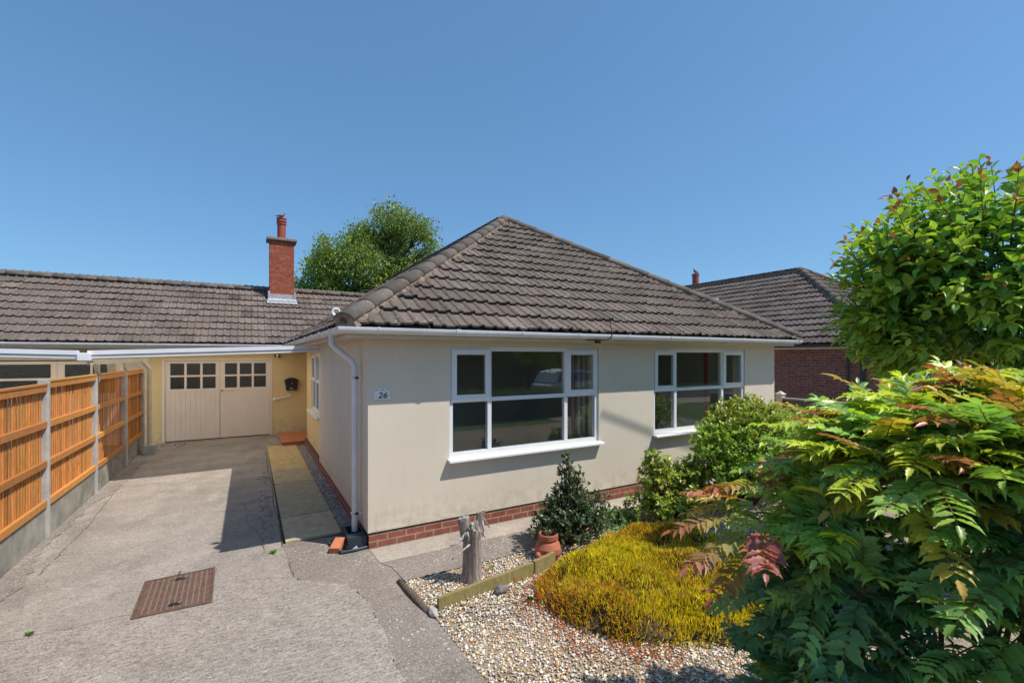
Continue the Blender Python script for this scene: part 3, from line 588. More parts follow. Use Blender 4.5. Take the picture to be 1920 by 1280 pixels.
# ---------------------------------------------------------------- neighbour garage to the left
ng=thing('neighbour_garage','neighbouring garage with long tiled roof and cream glazed doors behind the fence','garage',(-6,9.15,0))
tiles('roof_slope',(-12.5,8.82,2.515),(1,0,0),12.5-3.37,2.74*SL,None,'tile2',ng,gauge=.355,seed=51)
a=MB(); a.add([(-12.5,11.56,4.30),(-3.37,11.56,4.30),(-3.37,14.3,2.5),(-12.5,14.3,2.5)],[(0,1,2,3)]); a.build('rear_roof_slope','tile2',ng)
caps('ridge_tiles',(-12.5,11.56,4.32),(-3.38,11.56,4.32),ng,mort=False,seed=52)
gutter('gutter',[(-12.5,8.85,2.492),(-3.38,8.85,2.492)],[(0,-1,0),(0,-1,0)],ng)
a=MB(); a.box(-12.5,-3.37,8.9,8.925,2.38,2.52); a.box(-12.5,-3.37,8.925,9.15,2.39,2.405); a.build('fascia','bargewhite',ng)
a=MB(); a.wall([-12.5,-3.402],[0,2.42],[(-6.25,-3.80,-.5,2.10)],FG,0,.2); a.build('wall','cream_paint',ng)
leaf(-6.24,-5.045,[(-6.12,-5.151)],[(1.30,1.64),(1.69,2.005)],'garage_door',ng); leaf(-5.04,-3.81,[(-4.914,-4.46),(-4.42,-3.98)],[(1.30,1.64),(1.69,2.0)],'garage_door',ng)
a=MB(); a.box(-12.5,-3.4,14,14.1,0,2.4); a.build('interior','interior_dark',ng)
# ---------------------------------------------------------------- canopies
def canopy(name,label,x0,z0,x1,z1,hop):
    t=thing(name,label,'canopy',((x0+x1)/2,4.15,0),'carport canopies'); F=lambda x:z0+(z1-z0)*(x-x0)/(x1-x0)
    def strip(ya,yb_,a_,b_,nm,mat):
        m=MB(); vs=[(x,y,F(x)+h) for x in(x0,x1) for y in(ya,yb_) for h in(a_,b_)]; m.add(vs,[(0,1,3,2),(4,6,7,5),(0,4,5,1),(2,3,7,6),(0,2,6,4),(1,5,7,3)]); return m.build(nm,mat,t)
    strip(4.15,4.19,.052,.122,'upper_fascia','canopy'); strip(4.165,4.19,0,.045,'lower_fascia','canopy'); sh=MB(); sh.add([(x0,4.19,F(x0)+.1),(x1,4.19,F(x1)+.1),(x1,9.148,F(x1)+.1),(x0,9.148,F(x0)+.1)],[(0,1,2,3)]); sh.build('roof_sheet','sheet',t)
    for y in(5.7,7.2): strip(y,y+.06,.0,.085,'rafter','cream_paint')
    strip(4.155,4.185,.045,.052,'shadow_gap','dark')
    return t
cR=canopy('carport_canopy','white flat carport canopy over the driveway in front of garage doors',-3.36,2.162,-.001,2.283,1)
cL=canopy('carport_canopy','white neighbouring carport canopy sloping down to the box joint behind the fence',-3.46,2.162,-12.0,2.40,1)
for cvs,xx in((cR,-3.33),):
    a=MB(); a.box(-3.38,-3.30,4.2,8.8,2.06,2.135); a.build('side_beam','cream_paint',cvs)
    a=MB(); a.box(-3.47,-3.31,4.10,4.20,2.125,2.245); a.build('joint_box','canopy',cvs,bevel=.006)
    for y,z in((4.42,1.78),(6.36,.0),):
        a=MB(); a.box(-3.335,-3.275,y,y+.05,z,2.06); 
        a.tube([(-3.30,y+.02,1.93),(-3.30,y-.06,1.98),(-3.30,y-.11,2.05),(-3.30,y-.12,2.08)],.022,8); a.build('post','cream_paint',cvs)
    a=MB(); a.prism([(5.62,1.90),(5.98,1.90),(6.04,2.05),(5.56,2.05)],-3.42,-3.30,lambda u,v,d:(d,u,v)); a.build('rainwater_hopper','cream_paint',cvs,bevel=.006)
a=MB(); a.tube([(-3.22,7.62,2.15),(-3.22,7.62,2.06),(-3.18,7.66,2.0),(-3.12,7.70,1.90),(-3.12,7.70,1.8),(-3.12,7.70,.2)],.042,12); a.tube([(-3.12,7.7,1.42),(-3.12,7.7,1.45)],.05,12); a.tube([(-3.12,7.7,1.86),(-3.12,7.7,1.89)],.05,12)
o=a.build('rainwater_pipe','cream_paint',None,smooth=False); tag(o,'cream rainwater pipe with swan neck standing on a concrete block by the fence end','pipe')
a=MB(); a.box(-3.22,-3.0,7.55,7.82,-.01,.21); tag(a.build('concrete_block','post',None,bevel=.015),'concrete block under the foot of the cream rainwater pipe','block')
# ---------------------------------------------------------------- timber fence
fc=thing('timber_fence','orange stained timber panel fence with concrete posts along the left of driveway','fence',(-3.3,4,0))
py=[-5.45,-3.5,-1.55,.38,2.30,4.33,6.28,8.10]
for i,y in enumerate(py):
    zt=1.915 if i<7 else 1.85
    a=MB(); a.box(-3.375,-3.285,y-.045,y+.045,-.05,zt); a.box(-3.34,-3.275,y-.03,y+.03,-.05,zt-.03); a.build('post','post',fc,bevel=.008)
for i in range(len(py)-1):
    y0,y1=py[i]+.045,py[i+1]-.045
    a=MB(); a.box(-3.35,-3.305,y0,y1,-.08,.36); a.build('gravel_board','gboard',fc)
    zt=1.845 if i<4 else 1.885
    p=MB(); rr=random.Random(i)
    def wc(): 
        g=rr.gauss(1,.16); return (.62*g,.265*g*rr.gauss(1,.06),.065*g)
    n=int((y1-y0)/.076); 
    for k in range(n+1):
        yy=y0+k*(y1-y0-.1)/n; p.col=wc(); gap=rr.uniform(0,.004)+(.012 if (i==3 and k%4==2) else 0)
        M_=Matrix.Translation((-3.335,yy+.05,0))@Matrix.Rotation(rr.gauss(0,.004),4,'X')@Matrix.Rotation(R(11),4,'Z')
        p.box(-.006,.006,-.05+gap,.05-gap*.3,.37,zt-.02,M_)
    for zz in (zt-.075,1.335,.862,.385):
        p.col=wc(); p.box(-3.325,-3.283,y0+.004,y1-.004,zz,zz+.075)
    p.col=wc(); p.box(-3.35,-3.275,y0+.004,y1-.004,zt,zt+.022)
    p.build('panel','wood',fc,color=True)
# ---------------------------------------------------------------- neighbour bungalow on the right
nb,(nL,nR,_,_,_,_,_)=bungalow('neighbour_bungalow','dark brick neighbouring bungalow with brown hipped roof behind the cherry tree',12.35,'nbrick','tile3',2.44,14,None,71)
D=12.35
FN=lambda u,v,d:(u,d,v)
a=MB(); a.wall([D,D+7.91],[-.05,2.5],[(D+.75,D+3.1,.93,2.3),(D+4.5,D+6.9,.93,2.3)],FN,0,.25); a.box(D,D+.25,.25,18,-.05,2.5); a.box(D+7.66,D+7.91,.25,18,-.05,2.5); a.build('wall','nbrick',nb)
window(D+.75,D+3.1,.93,2.3,FN,nb,[D+1.3,D+2.5],1.635,{(0,1)}); window(D+4.5,D+6.9,.93,2.3,FN,nb,[D+5.1,D+6.3],1.635,{(0,1)})
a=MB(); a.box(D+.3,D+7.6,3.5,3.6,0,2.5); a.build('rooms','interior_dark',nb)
a=MB(); a.box(D-.25,D+8.16,-.25,-.225,2.38,2.52); a.box(D-.25,D-.225,-.225,17,2.38,2.52); a.box(D-.225,D+8.1,-.22,0,2.40,2.42); a.box(D-.225,D,0,17,2.40,2.42); a.build('fascia','bargewhite',nb)
gutter('gutter',[(D+gx,17,gz),(D+gx,gx,gz),(D+8.22,gx,gz)],[(-1,0,0),(-1,-1,0),(0,-1,0)],nb,mat='dark')
a=MB(); a.tube([(D+gx,.33,2.45),(D+gx,.33,2.36),(D-.06,.33,2.15),(D-.06,.33,.1)],.045,12); a.tube([(D-.05,.66,2.4),(D-.05,.66,.1)],.022,8); a.build('downpipe','dark',nb)
sk=MB(); 
def onL(x,y,h): # point on the neighbour's left slope
    return (x,y,2.515+PT*(x-(D-.33))+h)
sk.add([onL(14.1,6.3,.08),onL(14.9,6.3,.08),onL(14.9,7.5,.08),onL(14.1,7.5,.08),onL(14.1,6.3,.0),onL(14.9,6.3,.0),onL(14.9,7.5,.0),onL(14.1,7.5,.0)],[(0,1,2,3),(0,4,5,1),(1,5,6,2),(2,6,7,3),(3,7,4,0)]); sk.build('skylight','lead',nb)
a=MB(); a.box(17.0,17.7,9.0,9.6,4.2,5.1); q=a.build('chimney','nbrick',nb); a=MB(); a.lathe([(.15,0),(.15,.9),(.17,.92),(.17,1.0),(.13,1.0),(.13,.6)],(17.3,9.3,5.1),16); a.build('chimney_pot','pot_red',q)
bird('bird',17.3,9.3,6.10,'small dark bird on the far chimney pot beyond the brick bungalow',1.2,-1)
lf=thing('boundary_fence','low weathered boundary fence with capped post between the two bungalows','fence',(9.6,1,0))
a=MB(); a.box(9.58,9.62,-2.6,2.0,0,1.20); a.build('boards','log',lf); a=MB(); a.box(9.55,9.65,-2.6,2.0,1.20,1.235); a.build('coping','post',lf)
a=MB(); a.box(9.53,9.67,.78,.92,0,1.30); a.box(9.51,9.69,.76,.94,1.30,1.32); a.add([(9.52,.77,1.32),(9.68,.77,1.32),(9.68,.93,1.32),(9.52,.93,1.32),(9.6,.85,1.39)],[(0,1,4),(1,2,4),(2,3,4),(3,0,4)]); a.build('post','cream_paint',lf)
# ---------------------------------------------------------------- driveway objects
t=thing('manhole_cover','rusty rectangular iron manhole cover set in the driveway','manhole cover',(-1.75,-.07,0))
A=[Vector(p) for p in[(-2.03,-.44,0),(-1.455,-.46,0),(-1.475,.33,0),(-2.05,.31,0)]]
def quadp(u,v,z): p=A[0].lerp(A[1],u).lerp(A[3].lerp(A[2],u),v); return (p.x,p.y,z)
a=MB(); a.wall([0,1],[0,1],[(.035,.965,.025,.975)],quadp,.003,.012); a.build('frame','manhole',t)
a=MB(); a.add([quadp(.04,.03,.008),quadp(.96,.03,.008),quadp(.96,.97,.008),quadp(.04,.97,.008)],[(0,1,2,3)])
for i in range(1,12):
    u=.04+.92*i/12; a.add([quadp(u-.008,.04,.0095),quadp(u+.008,.04,.0095),quadp(u+.008,.96,.0095),quadp(u-.008,.96,.0095)],[(0,1,2,3)])
a.build('lid','manhole',t)
a=MB()
for i in range(1,12):
    u=.04+.92*i/12; a.add([quadp(u-.010,.04,.0105),quadp(u+.010,.04,.0105),quadp(u+.010,.96,.0105),quadp(u-.010,.96,.0105)],[(0,1,2,3)])
tag(a.build('lid_ribs',plain('worn_iron',(.22,.145,.11),.7,.4,30),t),None,None)['kind']='stuff'
for v_ in(.14,.84):
    a=MB(); a.add([quadp(.42,v_-.03,.0115),quadp(.6,v_-.03,.0115),quadp(.6,v_+.03,.0115),quadp(.42,v_+.03,.0115)],[(0,1,2,3)]); a.tube([quadp(.45,v_,.012),quadp(.48,v_,.022),quadp(.55,v_,.022),quadp(.58,v_,.012)],.006,6); a.build('lifting_slot','black',t)
# drain hopper, splash sheet, loose brick at the corner
t=thing('drain_gully','dark plastic gully sheet and box around the downpipe foot at house corner','drain',(-.1,.25,0))
a=MB(); a.add([(-.36,.40,.012),(-.28,.02,.012),(.0,.04,.012),(.01,.52,.012),(-.2,.52,.012)],[(0,1,2,3,4)]); a.tube([(-.36,.40,.018),(-.33,.2,.02),(-.28,.02,.018),(-.13,.02,.02),(0,.04,.018)],.016,8); a.build('sheet','plastic_sheet',t)
a=MB(); a.wall([-.20,.0],[.06,.50],[(-.17,-.02,.22,.47)],lambda u,v,d:(u,v,d),0,.14); a.build('box','plastic_sheet',t,bevel=.008)
a=MB(); a.add([(-.21,.10,.02),(-.11,.02,.02),(-.12,.16,.13),(-.20,.20,.02),(-.07,.13,.02)],[(0,1,2),(0,2,3),(1,4,2),(3,2,4)]); a.build('deflector','lead',t)
Mx=Matrix.Translation((-.30,.17,.055))@Matrix.Rotation(R(-28),4,'Z')@Matrix.Rotation(R(14),4,'X')
a=MB(); a.box(-.055,.055,-.10,.10,-.032,.032,Mx); tag(a.build('loose_brick','brickraw',None,bevel=.004),'loose orange brick lying on the dark plastic sheet at the house corner','brick')
# stump
t=thing('tree_stump','weathered grey tree stump with lopped snags standing in the gravel','stump',(.72,-1.25,0))
a=MB(); rr=random.Random(3); st=[]; n=22; hs=[-.05,.03,.1,.2,.3,.4,.46,.52,.56]; 
base=[1+.22*math.sin(3*2*math.pi*i/n+1)+.16*math.sin(5*2*math.pi*i/n)+rr.uniform(-.08,.08) for i in range(n)]
for z in hs:
    r=.088-.012*(z/.56) + (.012 if z<.05 else 0)+(.015 if z>.42 else 0)
    st+= [(.72+.01*math.sin(z*6)+math.cos(2*math.pi*i/n)*r*base[i]*(1-.35*(1 if i in(14,15) else 0)),-1.25+math.sin(2*math.pi*i/n)*r*base[i]*(1-.35*(1 if i in(14,15) else 0)),z+(rr.uniform(-.06,.0) if z==.56 else 0)) for i in range(n)]
a.add(st,[(k*n+i,k*n+(i+1)%n,(k+1)*n+(i+1)%n,(k+1)*n+i) for k in range(len(hs)-1) for i in range(n)]+[tuple((len(hs)-1)*n+i for i in range(n))]); a.build('trunk','deadwood',t,smooth=True)
rr=random.Random(8)
for bx,by,dx_,h_,r in((.668,-1.235,-.03,.635,.050),(.728,-1.265,.0,.575,.040),(.778,-1.245,.045,.665,.036)):
    n=14; hs2=[.40,.46,.52,h_-.05,h_-.02,h_]; vs=[]; jj=[rr.uniform(.72,1.25) for _ in range(n)]
    for q,z in enumerate(hs2):
        f_=(z-.40)/(h_-.40); 
        for i in range(n): an=2*math.pi*i/n; ra=r*jj[i]*(.85+.3*f_)*(.93 if q==5 else 1); vs.append((bx+dx_*f_+math.cos(an)*ra,by+math.sin(an)*ra*.8,z+(rr.uniform(-.018,.012) if q>2 else 0)+.25*(math.cos(an)*ra)*(1 if q>3 else 0)))
    sg=MB(); sg.add(vs,[(k*n+i,k*n+(i+1)%n,(k+1)*n+(i+1)%n,(k+1)*n+i) for k in range(5) for i in range(n)]); sg.build('snag','deadwood',t)
    sg=MB(); sg.add([(x,y,z+.001) for x,y,z in vs[-n:]]+[(bx+dx_,by,h_-.012)],[(i,(i+1)%n,n) for i in range(n)]); sg.build('sawn_top','deadgrey',t)
a=MB()
for (x_,z_,l,r) in((.69,.56,.10,.012),(.755,.55,.12,.012),(.80,.60,.16,.013),(.64,.52,.12,.012)): a.tube([(x_,-1.315,z_),(x_+.01,-1.33,z_-l*.5),(x_-.004,-1.325,z_-l)],[r,r*.9,r*.3],5)
a.build('splinters','deadgrey',t,smooth=True)
a=MB()
a.tube([(.66,-1.27,.50),(.60,-1.29,.46),(.54,-1.30,.42),(.47,-1.30,.415)],[.018,.014,.011,.006],7); a.tube([(.68,-1.30,.39),(.60,-1.32,.36),(.52,-1.34,.325),(.47,-1.34,.30)],[.012,.009,.008,.006],6)
a.tube([(.80,-1.25,.64),(.85,-1.26,.58),(.90,-1.27,.50)],[.010,.008,.006],6); a.tube([(.79,-1.27,.5),(.82,-1.30,.45),(.84,-1.30,.42)],[.01,.007,.004],5); a.build('twigs','deadgrey',t,smooth=True)
# edging boards, stone, old log
def board(x0,y0,x1,y1,h0,h1,label):
    d=Vector((x1-x0,y1-y0,0)); L=d.length; Mz=Matrix.Translation((x0,y0,0))@Matrix.Rotation(math.atan2(d.y,d.x),4,'Z'); m=MB(); n=8
    for k in range(n):
        pass
    top=[h0+(h1-h0)*k/n+.004*math.sin(k*2.1) for k in range(n+1)]
    vs=[]; 
    for k in range(n+1):
        for yy in(-.02,.02):
            for z in(-.05,top[k]): vs.append(Mz@Vector((L*k/n,yy+.002*math.sin(k),z)))
    fs=[]
    for k in range(n):
        o=4*k; fs+=[(o,o+4,o+5,o+1),(o+2,o+3,o+7,o+6),(o+1,o+5,o+7,o+3),(o,o+2,o+6,o+4)]
    fs+=[(0,1,3,2),(4*n,4*n+2,4*n+3,4*n+1)]; m.add(vs,fs); return tag(m.build('edging_board','sleeper',None),label,'edging board','edging boards beside the stump')
board(.255,-1.555,1.31,-1.425,.10,.125,'long green stained timber edging board in front of the stump')
board(1.325,-1.425,1.62,-1.36,.13,.14,'short timber edging board in front of the terracotta pot')
def rock(name,c,s,label,seed,cat='stone',mat='stone',sub=3):
    bm=bmesh.new(); bmesh.ops.create_icosphere(bm,subdivisions=sub,radius=1); rr=random.Random(seed); from mathutils import noise as mn
    for v in bm.verts: v.co*=1+.35*mn.noise(v.co*1.6+Vector((seed,0,0)))+.12*mn.noise(v.co*5); v.co=Vector((v.co.x*s[0],v.co.y*s[1],v.co.z*s[2]))+Vector(c)
    me=bpy.data.meshes.new(name); bm.to_mesh(me); bm.free(); o=link(name,me,mat); 
    for p in me.polygons: p.use_smooth=True
    return tag(o,label,cat)
rock('stone',(.86,-1.60,.04),(.062,.045,.045),'rough grey stone against the middle of the long edging board',2)
rock('stone',(.19,-1.60,.02),(.035,.08,.035),'pale stone at the left end of the long edging board',5,mat='post')
a=MB(); a.tube([(.10,-.90,.0),(.12,-1.15,.012),(.14,-1.35,.01),(.165,-1.56,.0)],[.028,.034,.034,.026],9); tag(a.build('edging_log','log',None,smooth=True),'old rotting log edging between the concrete path and the gravel','log')
# terracotta pot (strawberry style, with side lip)
t=thing('terracotta_pot','round bellied terracotta pot with collar rim beside the dark green shrub','pot',(1.72,-1.20,0))
a=MB(); a.lathe([(.0,.0),(.085,.0),(.12,.03),(.148,.09),(.145,.14),(.115,.19),(.095,.21),(.10,.215),(.108,.23),(.108,.275),(.10,.285),(.088,.28),(.082,.22),(.09,.19),(.11,.1),(.0,.06)],(1.66,-1.19,-.01),32); a.build('body','terracotta',t,smooth=False)
a=MB(); a.tube([(1.53,-1.24,.05),(1.49,-1.26,.075),(1.47,-1.27,.11)],[.03,.028,.03],10); a.build('pocket_lip','terracotta',t,smooth=True)
# ---------------------------------------------------------------- gravel (one stuff object)
ICO=None
def ico():
    bm=bmesh.new(); bmesh.ops.create_icosphere(bm,subdivisions=1,radius=.5); v=[tuple(x.co) for x in bm.verts]; f=[tuple(q.index for q in p.verts) for p in bm.faces]; bm.free(); return v,f
IV,IF=ico()
def inpoly(x,y,poly):
    c=np.zeros(len(x),bool); n=len(poly)
    for i in range(n):
        x0,y0=poly[i]; x1,y1=poly[(i+1)%n]
        if y0==y1: continue
        c^=((y0>y)!=(y1>y))&(x<(x1-x0)*(y-y0)/(y1-y0)+x0)
    return c
BED=[(.14,-.93),(1.2,-.95),(2.2,-.88),(5.5,-.84),(5.2,-2.2),(3.6,-3.4),(2.6,-4.3),(.65,-4.6),(.22,-2.56),(.185,-1.5)]
def gravel(name,poly,n,smin,smax,cols,p,z=0):
    x0,x1=min(q[0] for q in poly),max(q[0] for q in poly); y0,y1=min(q[1] for q in poly),max(q[1] for q in poly)
    x=rng.uniform(x0,x1,n); y=rng.uniform(y0,y1,n); k=inpoly(x,y,poly); x,y=x[k],y[k]; m=len(x)
    s=rng.uniform(smin,smax,m)*np.exp(rng.normal(0,.22,m)); S=np.stack([s*rng.uniform(.8,1.2,m),s*rng.uniform(.8,1.3,m),s*rng.uniform(.45,.75,m)],1)
    P=np.stack([x,y,z+rng.uniform(-.002,.006,m)+.006*np.sin(x*3)*np.cos(y*4)],1)
    Y=unit(rng.normal(0,1,(m,3))*[1,1,.25]); Z=unit(rng.normal(0,.35,(m,3))+[0,0,1])
    o=scatter(name,'pebble',IV,IF,P,Y,Z,S,pick(cols,p,m,.12)); o['kind']='stuff'; return o
GC=[(.76,.66,.53),(.62,.46,.28),(.50,.27,.11),(.28,.27,.27),(.84,.79,.72),(.36,.29,.22)]
o=gravel('gravel',BED,62000,.012,.021,GC,[.30,.25,.10,.12,.15,.08]); tag(o,'pale golden pea gravel covering the planting bed beside the driveway','gravel')
o=gravel('gravel_strip',[(-.165,.60),(.03,.56),(.03,7.15),(-.165,7.25)],9000,.014,.026,[(.42,.36,.32),(.28,.24,.22),(.2,.17,.16),(.5,.45,.4)],[.3,.3,.25,.15]); tag(o,'narrow strip of grey brown shingle between the side path and house wall','gravel')
o=gravel('debris',[(-3.2,7.2),(-2.3,8.5),(-1.6,8.9),(-1.7,9.1),(-3.05,9.1),(-3.2,8.0)],500,.008,.03,[(.16,.09,.05),(.1,.06,.04),(.3,.2,.13)],[.5,.3,.2],z=-.002); tag(o,'scattered dry leaf litter on the concrete near the garage door foot','leaf litter')
o=gravel('grit',[(-3.2,-3),(-3.0,-3),(-2.9,6),(-3.2,6.5)],1200,.004,.014,[(.3,.25,.2),(.45,.35,.3)],[.5,.5],z=0.); tag(o,'loose grit along the foot of the timber fence','grit')
# ---------------------------------------------------------------- heather
HP=[(1.02,-2.0),(1.2,-1.62),(1.62,-1.42),(2.1,-1.28),(2.8,-1.15),(3.4,-1.45),(3.45,-2.2),(3.0,-2.9),(2.55,-3.15),(2.05,-3.22),(1.75,-3.0),(1.45,-2.85),(1.15,-2.5)]
def dist_poly(x,y,poly):
    d=np.full(len(x),9.)
    for i in range(len(poly)):
        a=np.array(poly[i]); b=np.array(poly[(i+1)%len(poly)]); ab=b-a; t=np.clip(((x-a[0])*ab[0]+(y-a[1])*ab[1])/(ab@ab),0,1); d=np.minimum(d,np.hypot(x-a[0]-t*ab[0],y-a[1]-t*ab[1]))
    return d
def hh(x,y): d=dist_poly(x,y,HP); return .22*np.clip(d/.30,0,1)**.55+.06*np.sin(x*5.1+1)*np.sin(y*4.3)*np.clip(d/.2,0,1)+.035*np.sin(x*9+y*4)*np.clip(d/.2,0,1)+.02*np.sin(x*13)*np.cos(y*11)*np.clip(d/.2,0,1)
hm=thing('heather_mound','large golden yellow heather mound spreading over the gravel bed','heather',(2.2,-2.2,0))
n=62000; x=rng.uniform(1,3.5,n); y=rng.uniform(-3.25,-1.1,n); gp_=np.sin(x*9+3*np.sin(y*5))+np.sin(y*11+2*np.cos(x*6)); k=inpoly(x,y,HP)&((gp_>-1.25)|(rng.random(n)<.3))&((dist_poly(x,y,HP)>.07)|(np.sin(x*17+y*13)+rng.normal(0,.5,n)>-.9)); x,y=x[k],y[k]; m=len(x); z=hh(x,y)
e=.02; gxn=-(hh(x+e,y)-hh(x-e,y))/(2*e); gyn=-(hh(x,y+e)-hh(x,y-e))/(2*e); nrm=unit(np.stack([gxn,gyn,np.ones(m)],1))
SPR=([(-.09,0,0),(.09,0,0),(.13,.45,.02),(.0,1,0),(-.13,.45,.02),(0,0,-.09),(0,0,.09),(.0,.45,.13),(0,.45,-.13)],[(0,1,2,3,4),(5,6,7,3,8)])
org=(np.sin(x*2.7+1)+np.sin(y*3.1+x*2)+1.2*(y+2.0)-.8*(x-1.9)+rng.normal(0,.6,m))>.35
pat=np.sin(x*3.3+2*np.sin(y*2.1))+np.sin(y*4.1+x)*.7+rng.normal(0,.5,m); low=(dist_poly(x,y,HP)<.12)
C=np.where((pat>.1)[:,None],pick([(.92,.74,.07),(.84,.74,.07),(.82,.58,.06)],[.5,.35,.15],m,.15),pick([(.78,.50,.08),(.56,.34,.13),(.85,.67,.08),(.44,.44,.09)],[.3,.15,.45,.1],m,.18))
C=np.where(org[:,None]&(rng.random(m)<.75)[:,None],pick([(.84,.52,.07),(.70,.36,.10),(.90,.66,.08),(.45,.24,.10)],[.4,.2,.3,.1],m,.18),C)
C=np.where((rng.random(m)<.10)[:,None],pick([(.10,.13,.03),(.20,.10,.06)],[1,1],m),C)
Y=unit(nrm*.7+[0,0,.6]+rng.normal(0,.28,(m,3)))
scatter('foliage','sprig',*SPR,np.stack([x,y,z-.03*rng.random(m)],1)-Y*.015,Y,rng.normal(0,1,(m,3)),np.stack([rng.uniform(.020,.036,m),rng.uniform(.030,.062,m),rng.uniform(.020,.036,m)],1),C,hm)
# woody under-layer
b=MB(); G=36
xs=np.linspace(1,3.5,G); ys_=np.linspace(-3.25,-1.1,G); XX,YY=np.meshgrid(xs,ys_); ins=inpoly(XX.ravel(),YY.ravel(),HP); ZZ=np.where(ins,np.minimum(hh(XX.ravel(),YY.ravel())-.07,dist_poly(XX.ravel(),YY.ravel(),HP)*1.4-.06),-.04)
b.add(list(zip(XX.ravel(),YY.ravel(),ZZ)),[(j*G+i,j*G+i+1,(j+1)*G+i+1,(j+1)*G+i) for j in range(G-1) for i in range(G-1) if ins[j*G+i] or ins[j*G+i+1] or ins[(j+1)*G+i]])
b.build('woody_base',plain('heather_wood',(.075,.05,.025),.95,.4,20),hm,smooth=True)
# orange-red sprigs at the left rim
m=480; tt=rng.random(m); ax=np.array([(1.0,-2.55),(1.12,-2.2),(1.02,-1.95),(1.25,-1.62),(1.3,-2.75),(1.55,-2.35),(1.45,-2.95)]); ci=rng.integers(0,7,m)
px_=ax[ci,0]+rng.normal(0,.10,m); py_=ax[ci,1]+rng.normal(0,.13,m); pz=hh(px_,py_)*inpoly(px_,py_,HP)
Y=unit(np.stack([rng.normal(-.3,.6,m),rng.normal(-.2,.6,m),rng.uniform(.2,.9,m)],1))
scatter('red_shoots','sprig',*SPR,np.stack([px_,py_,pz+.012],1),Y,rng.normal(0,1,(m,3)),np.stack([rng.uniform(.018,.03,m),rng.uniform(.05,.085,m),rng.uniform(.018,.03,m)],1),pick([(.55,.12,.045),(.62,.19,.06)],[.6,.4],m,.2),hm)['kind']='stuff'
# ---------------------------------------------------------------- shrubs
def shrub(name,label,base,blobs,n,leaf,lsize,cols,p,mat='leaf',up=.35,stems=10,outer=.75,droop=0,stemcol='bark',seed=1,cat='shrub',tip=None):
    """blobs: (dx,dy,z,rx,ry,rz) ellipsoids; leaves in small clusters on twigs through the crown"""
    t=thing(name,label,cat,tuple(base)+(0,)); rr=np.random.default_rng(seed)
    vol=np.array([q[3]*q[4]*q[5] for q in blobs])**.8; cnt=(n*vol/vol.sum()).astype(int); PP=[];YY=[];ZZ=[];tw=MB()
    r2=random.Random(seed)
    for q,c in zip(blobs,cnt):
        k=max(1,c//9); d=unit(rr.normal(0,1,(k,3))); d[:,2]=np.where(d[:,2]<-.5,-d[:,2],d[:,2]); rad=outer+(1-outer)*rr.random((k,1))*1.0; rad*=1+.12*rr.normal(0,1,(k,1)); cen=np.array([base[0]+q[0],base[1]+q[1],q[2]])
        inner=rr.random((k,1))<.3; rad=np.where(inner,rad*rr.uniform(.3,.9,(k,1)),rad)
        tp=cen+d*rad*np.array(q[3:6]); tp[:,2]=np.maximum(tp[:,2],.03)
        dirs=unit(d*np.array([1,1,.8])+[0,0,up]+rr.normal(0,.3,(k,3)))
        for j in range(9):
            a=rr.uniform(0,6.28,k); s=unit(np.cross(dirs,[0.3,.1,1.])); s2=np.cross(dirs,s); side=s*np.cos(a)[:,None]+s2*np.sin(a)[:,None]
            off=dirs*lsize*(.9*(j/8)-.5)
            PP.append(tp+off+side*lsize*.06); YY.append(unit(dirs*(.45+.5*j/8)+side*.9+[0,0,-droop])); ZZ.append(unit(dirs*.8+[0,0,.6]+rr.normal(0,.25,(k,3))))
        for j in range(0,k,max(1,k//14)):
            e=tp[j]; s0=np.array([base[0]+r2.uniform(-.05,.05),base[1]+r2.uniform(-.05,.05),-.02]); mid=(s0*.5+e*.5)+np.array([r2.uniform(-.06,.06),r2.uniform(-.06,.06),-.05+.1*q[2]]); tw.tube([s0,s0*.75+mid*.25,mid,(mid+e)/2+np.array([0,0,.02]),e],[.014,.011,.008,.005,.002],5)
    P=np.concatenate(PP);Y=np.concatenate(YY);Z=np.concatenate(ZZ); m=len(P)
    C=pick(cols,p,m,.18)
    if tip is not None:
        hi=(rr.random(m)<tip[1]*np.clip((P[:,2]-tip[2])/tip[3],0,1)); C=np.where(hi[:,None],pick([tip[0]],[1],m,.2),C)
    scatter('foliage',mat,*leaf,P,Y,Z,lsize*rr.uniform(.65,1.2,m),C,t); tw.build('stems',stemcol,t,uvs=False,smooth=True); return t
shrub('holly_shrub','dark green conical holly shrub between the stump and front wall',(2.12,-.98),[(0,0,.20,.50,.42,.28),(-.28,-.05,.24,.32,.28,.26),(.28,.05,.28,.34,.3,.28),(0,.0,.45,.28,.25,.26),(-.04,0,.68,.16,.15,.24),(.10,.0,.66,.11,.11,.22),(-.05,0,.93,.07,.07,.17),(-.26,0,.50,.10,.10,.14)],7600,LEAF,.042,[(.045,.085,.035),(.08,.13,.05),(.14,.19,.08),(.14,.09,.05)],[.4,.35,.18,.07],mat='leaf_gloss',up=.8,seed=3,outer=.6)
shrub('leafy_shrub','yellow green open leafy shrub growing by the wall between the two windows',(3.75,-1.02),[(-.28,0,.62,.26,.24,.30),(.15,0,.40,.42,.36,.30),(.42,0,.52,.34,.32,.26),(-.35,0,.25,.34,.3,.22),(.0,-.1,.2,.45,.35,.2),(-.3,0,.85,.12,.12,.12),(.62,.1,.40,.22,.22,.2)],6500,LEAF,.060,[(.28,.36,.05),(.42,.45,.05),(.18,.27,.045),(.55,.48,.08)],[.4,.3,.2,.1],mat='leaf_gloss',up=.2,droop=.35,seed=5,outer=.55,stemcol='twig')
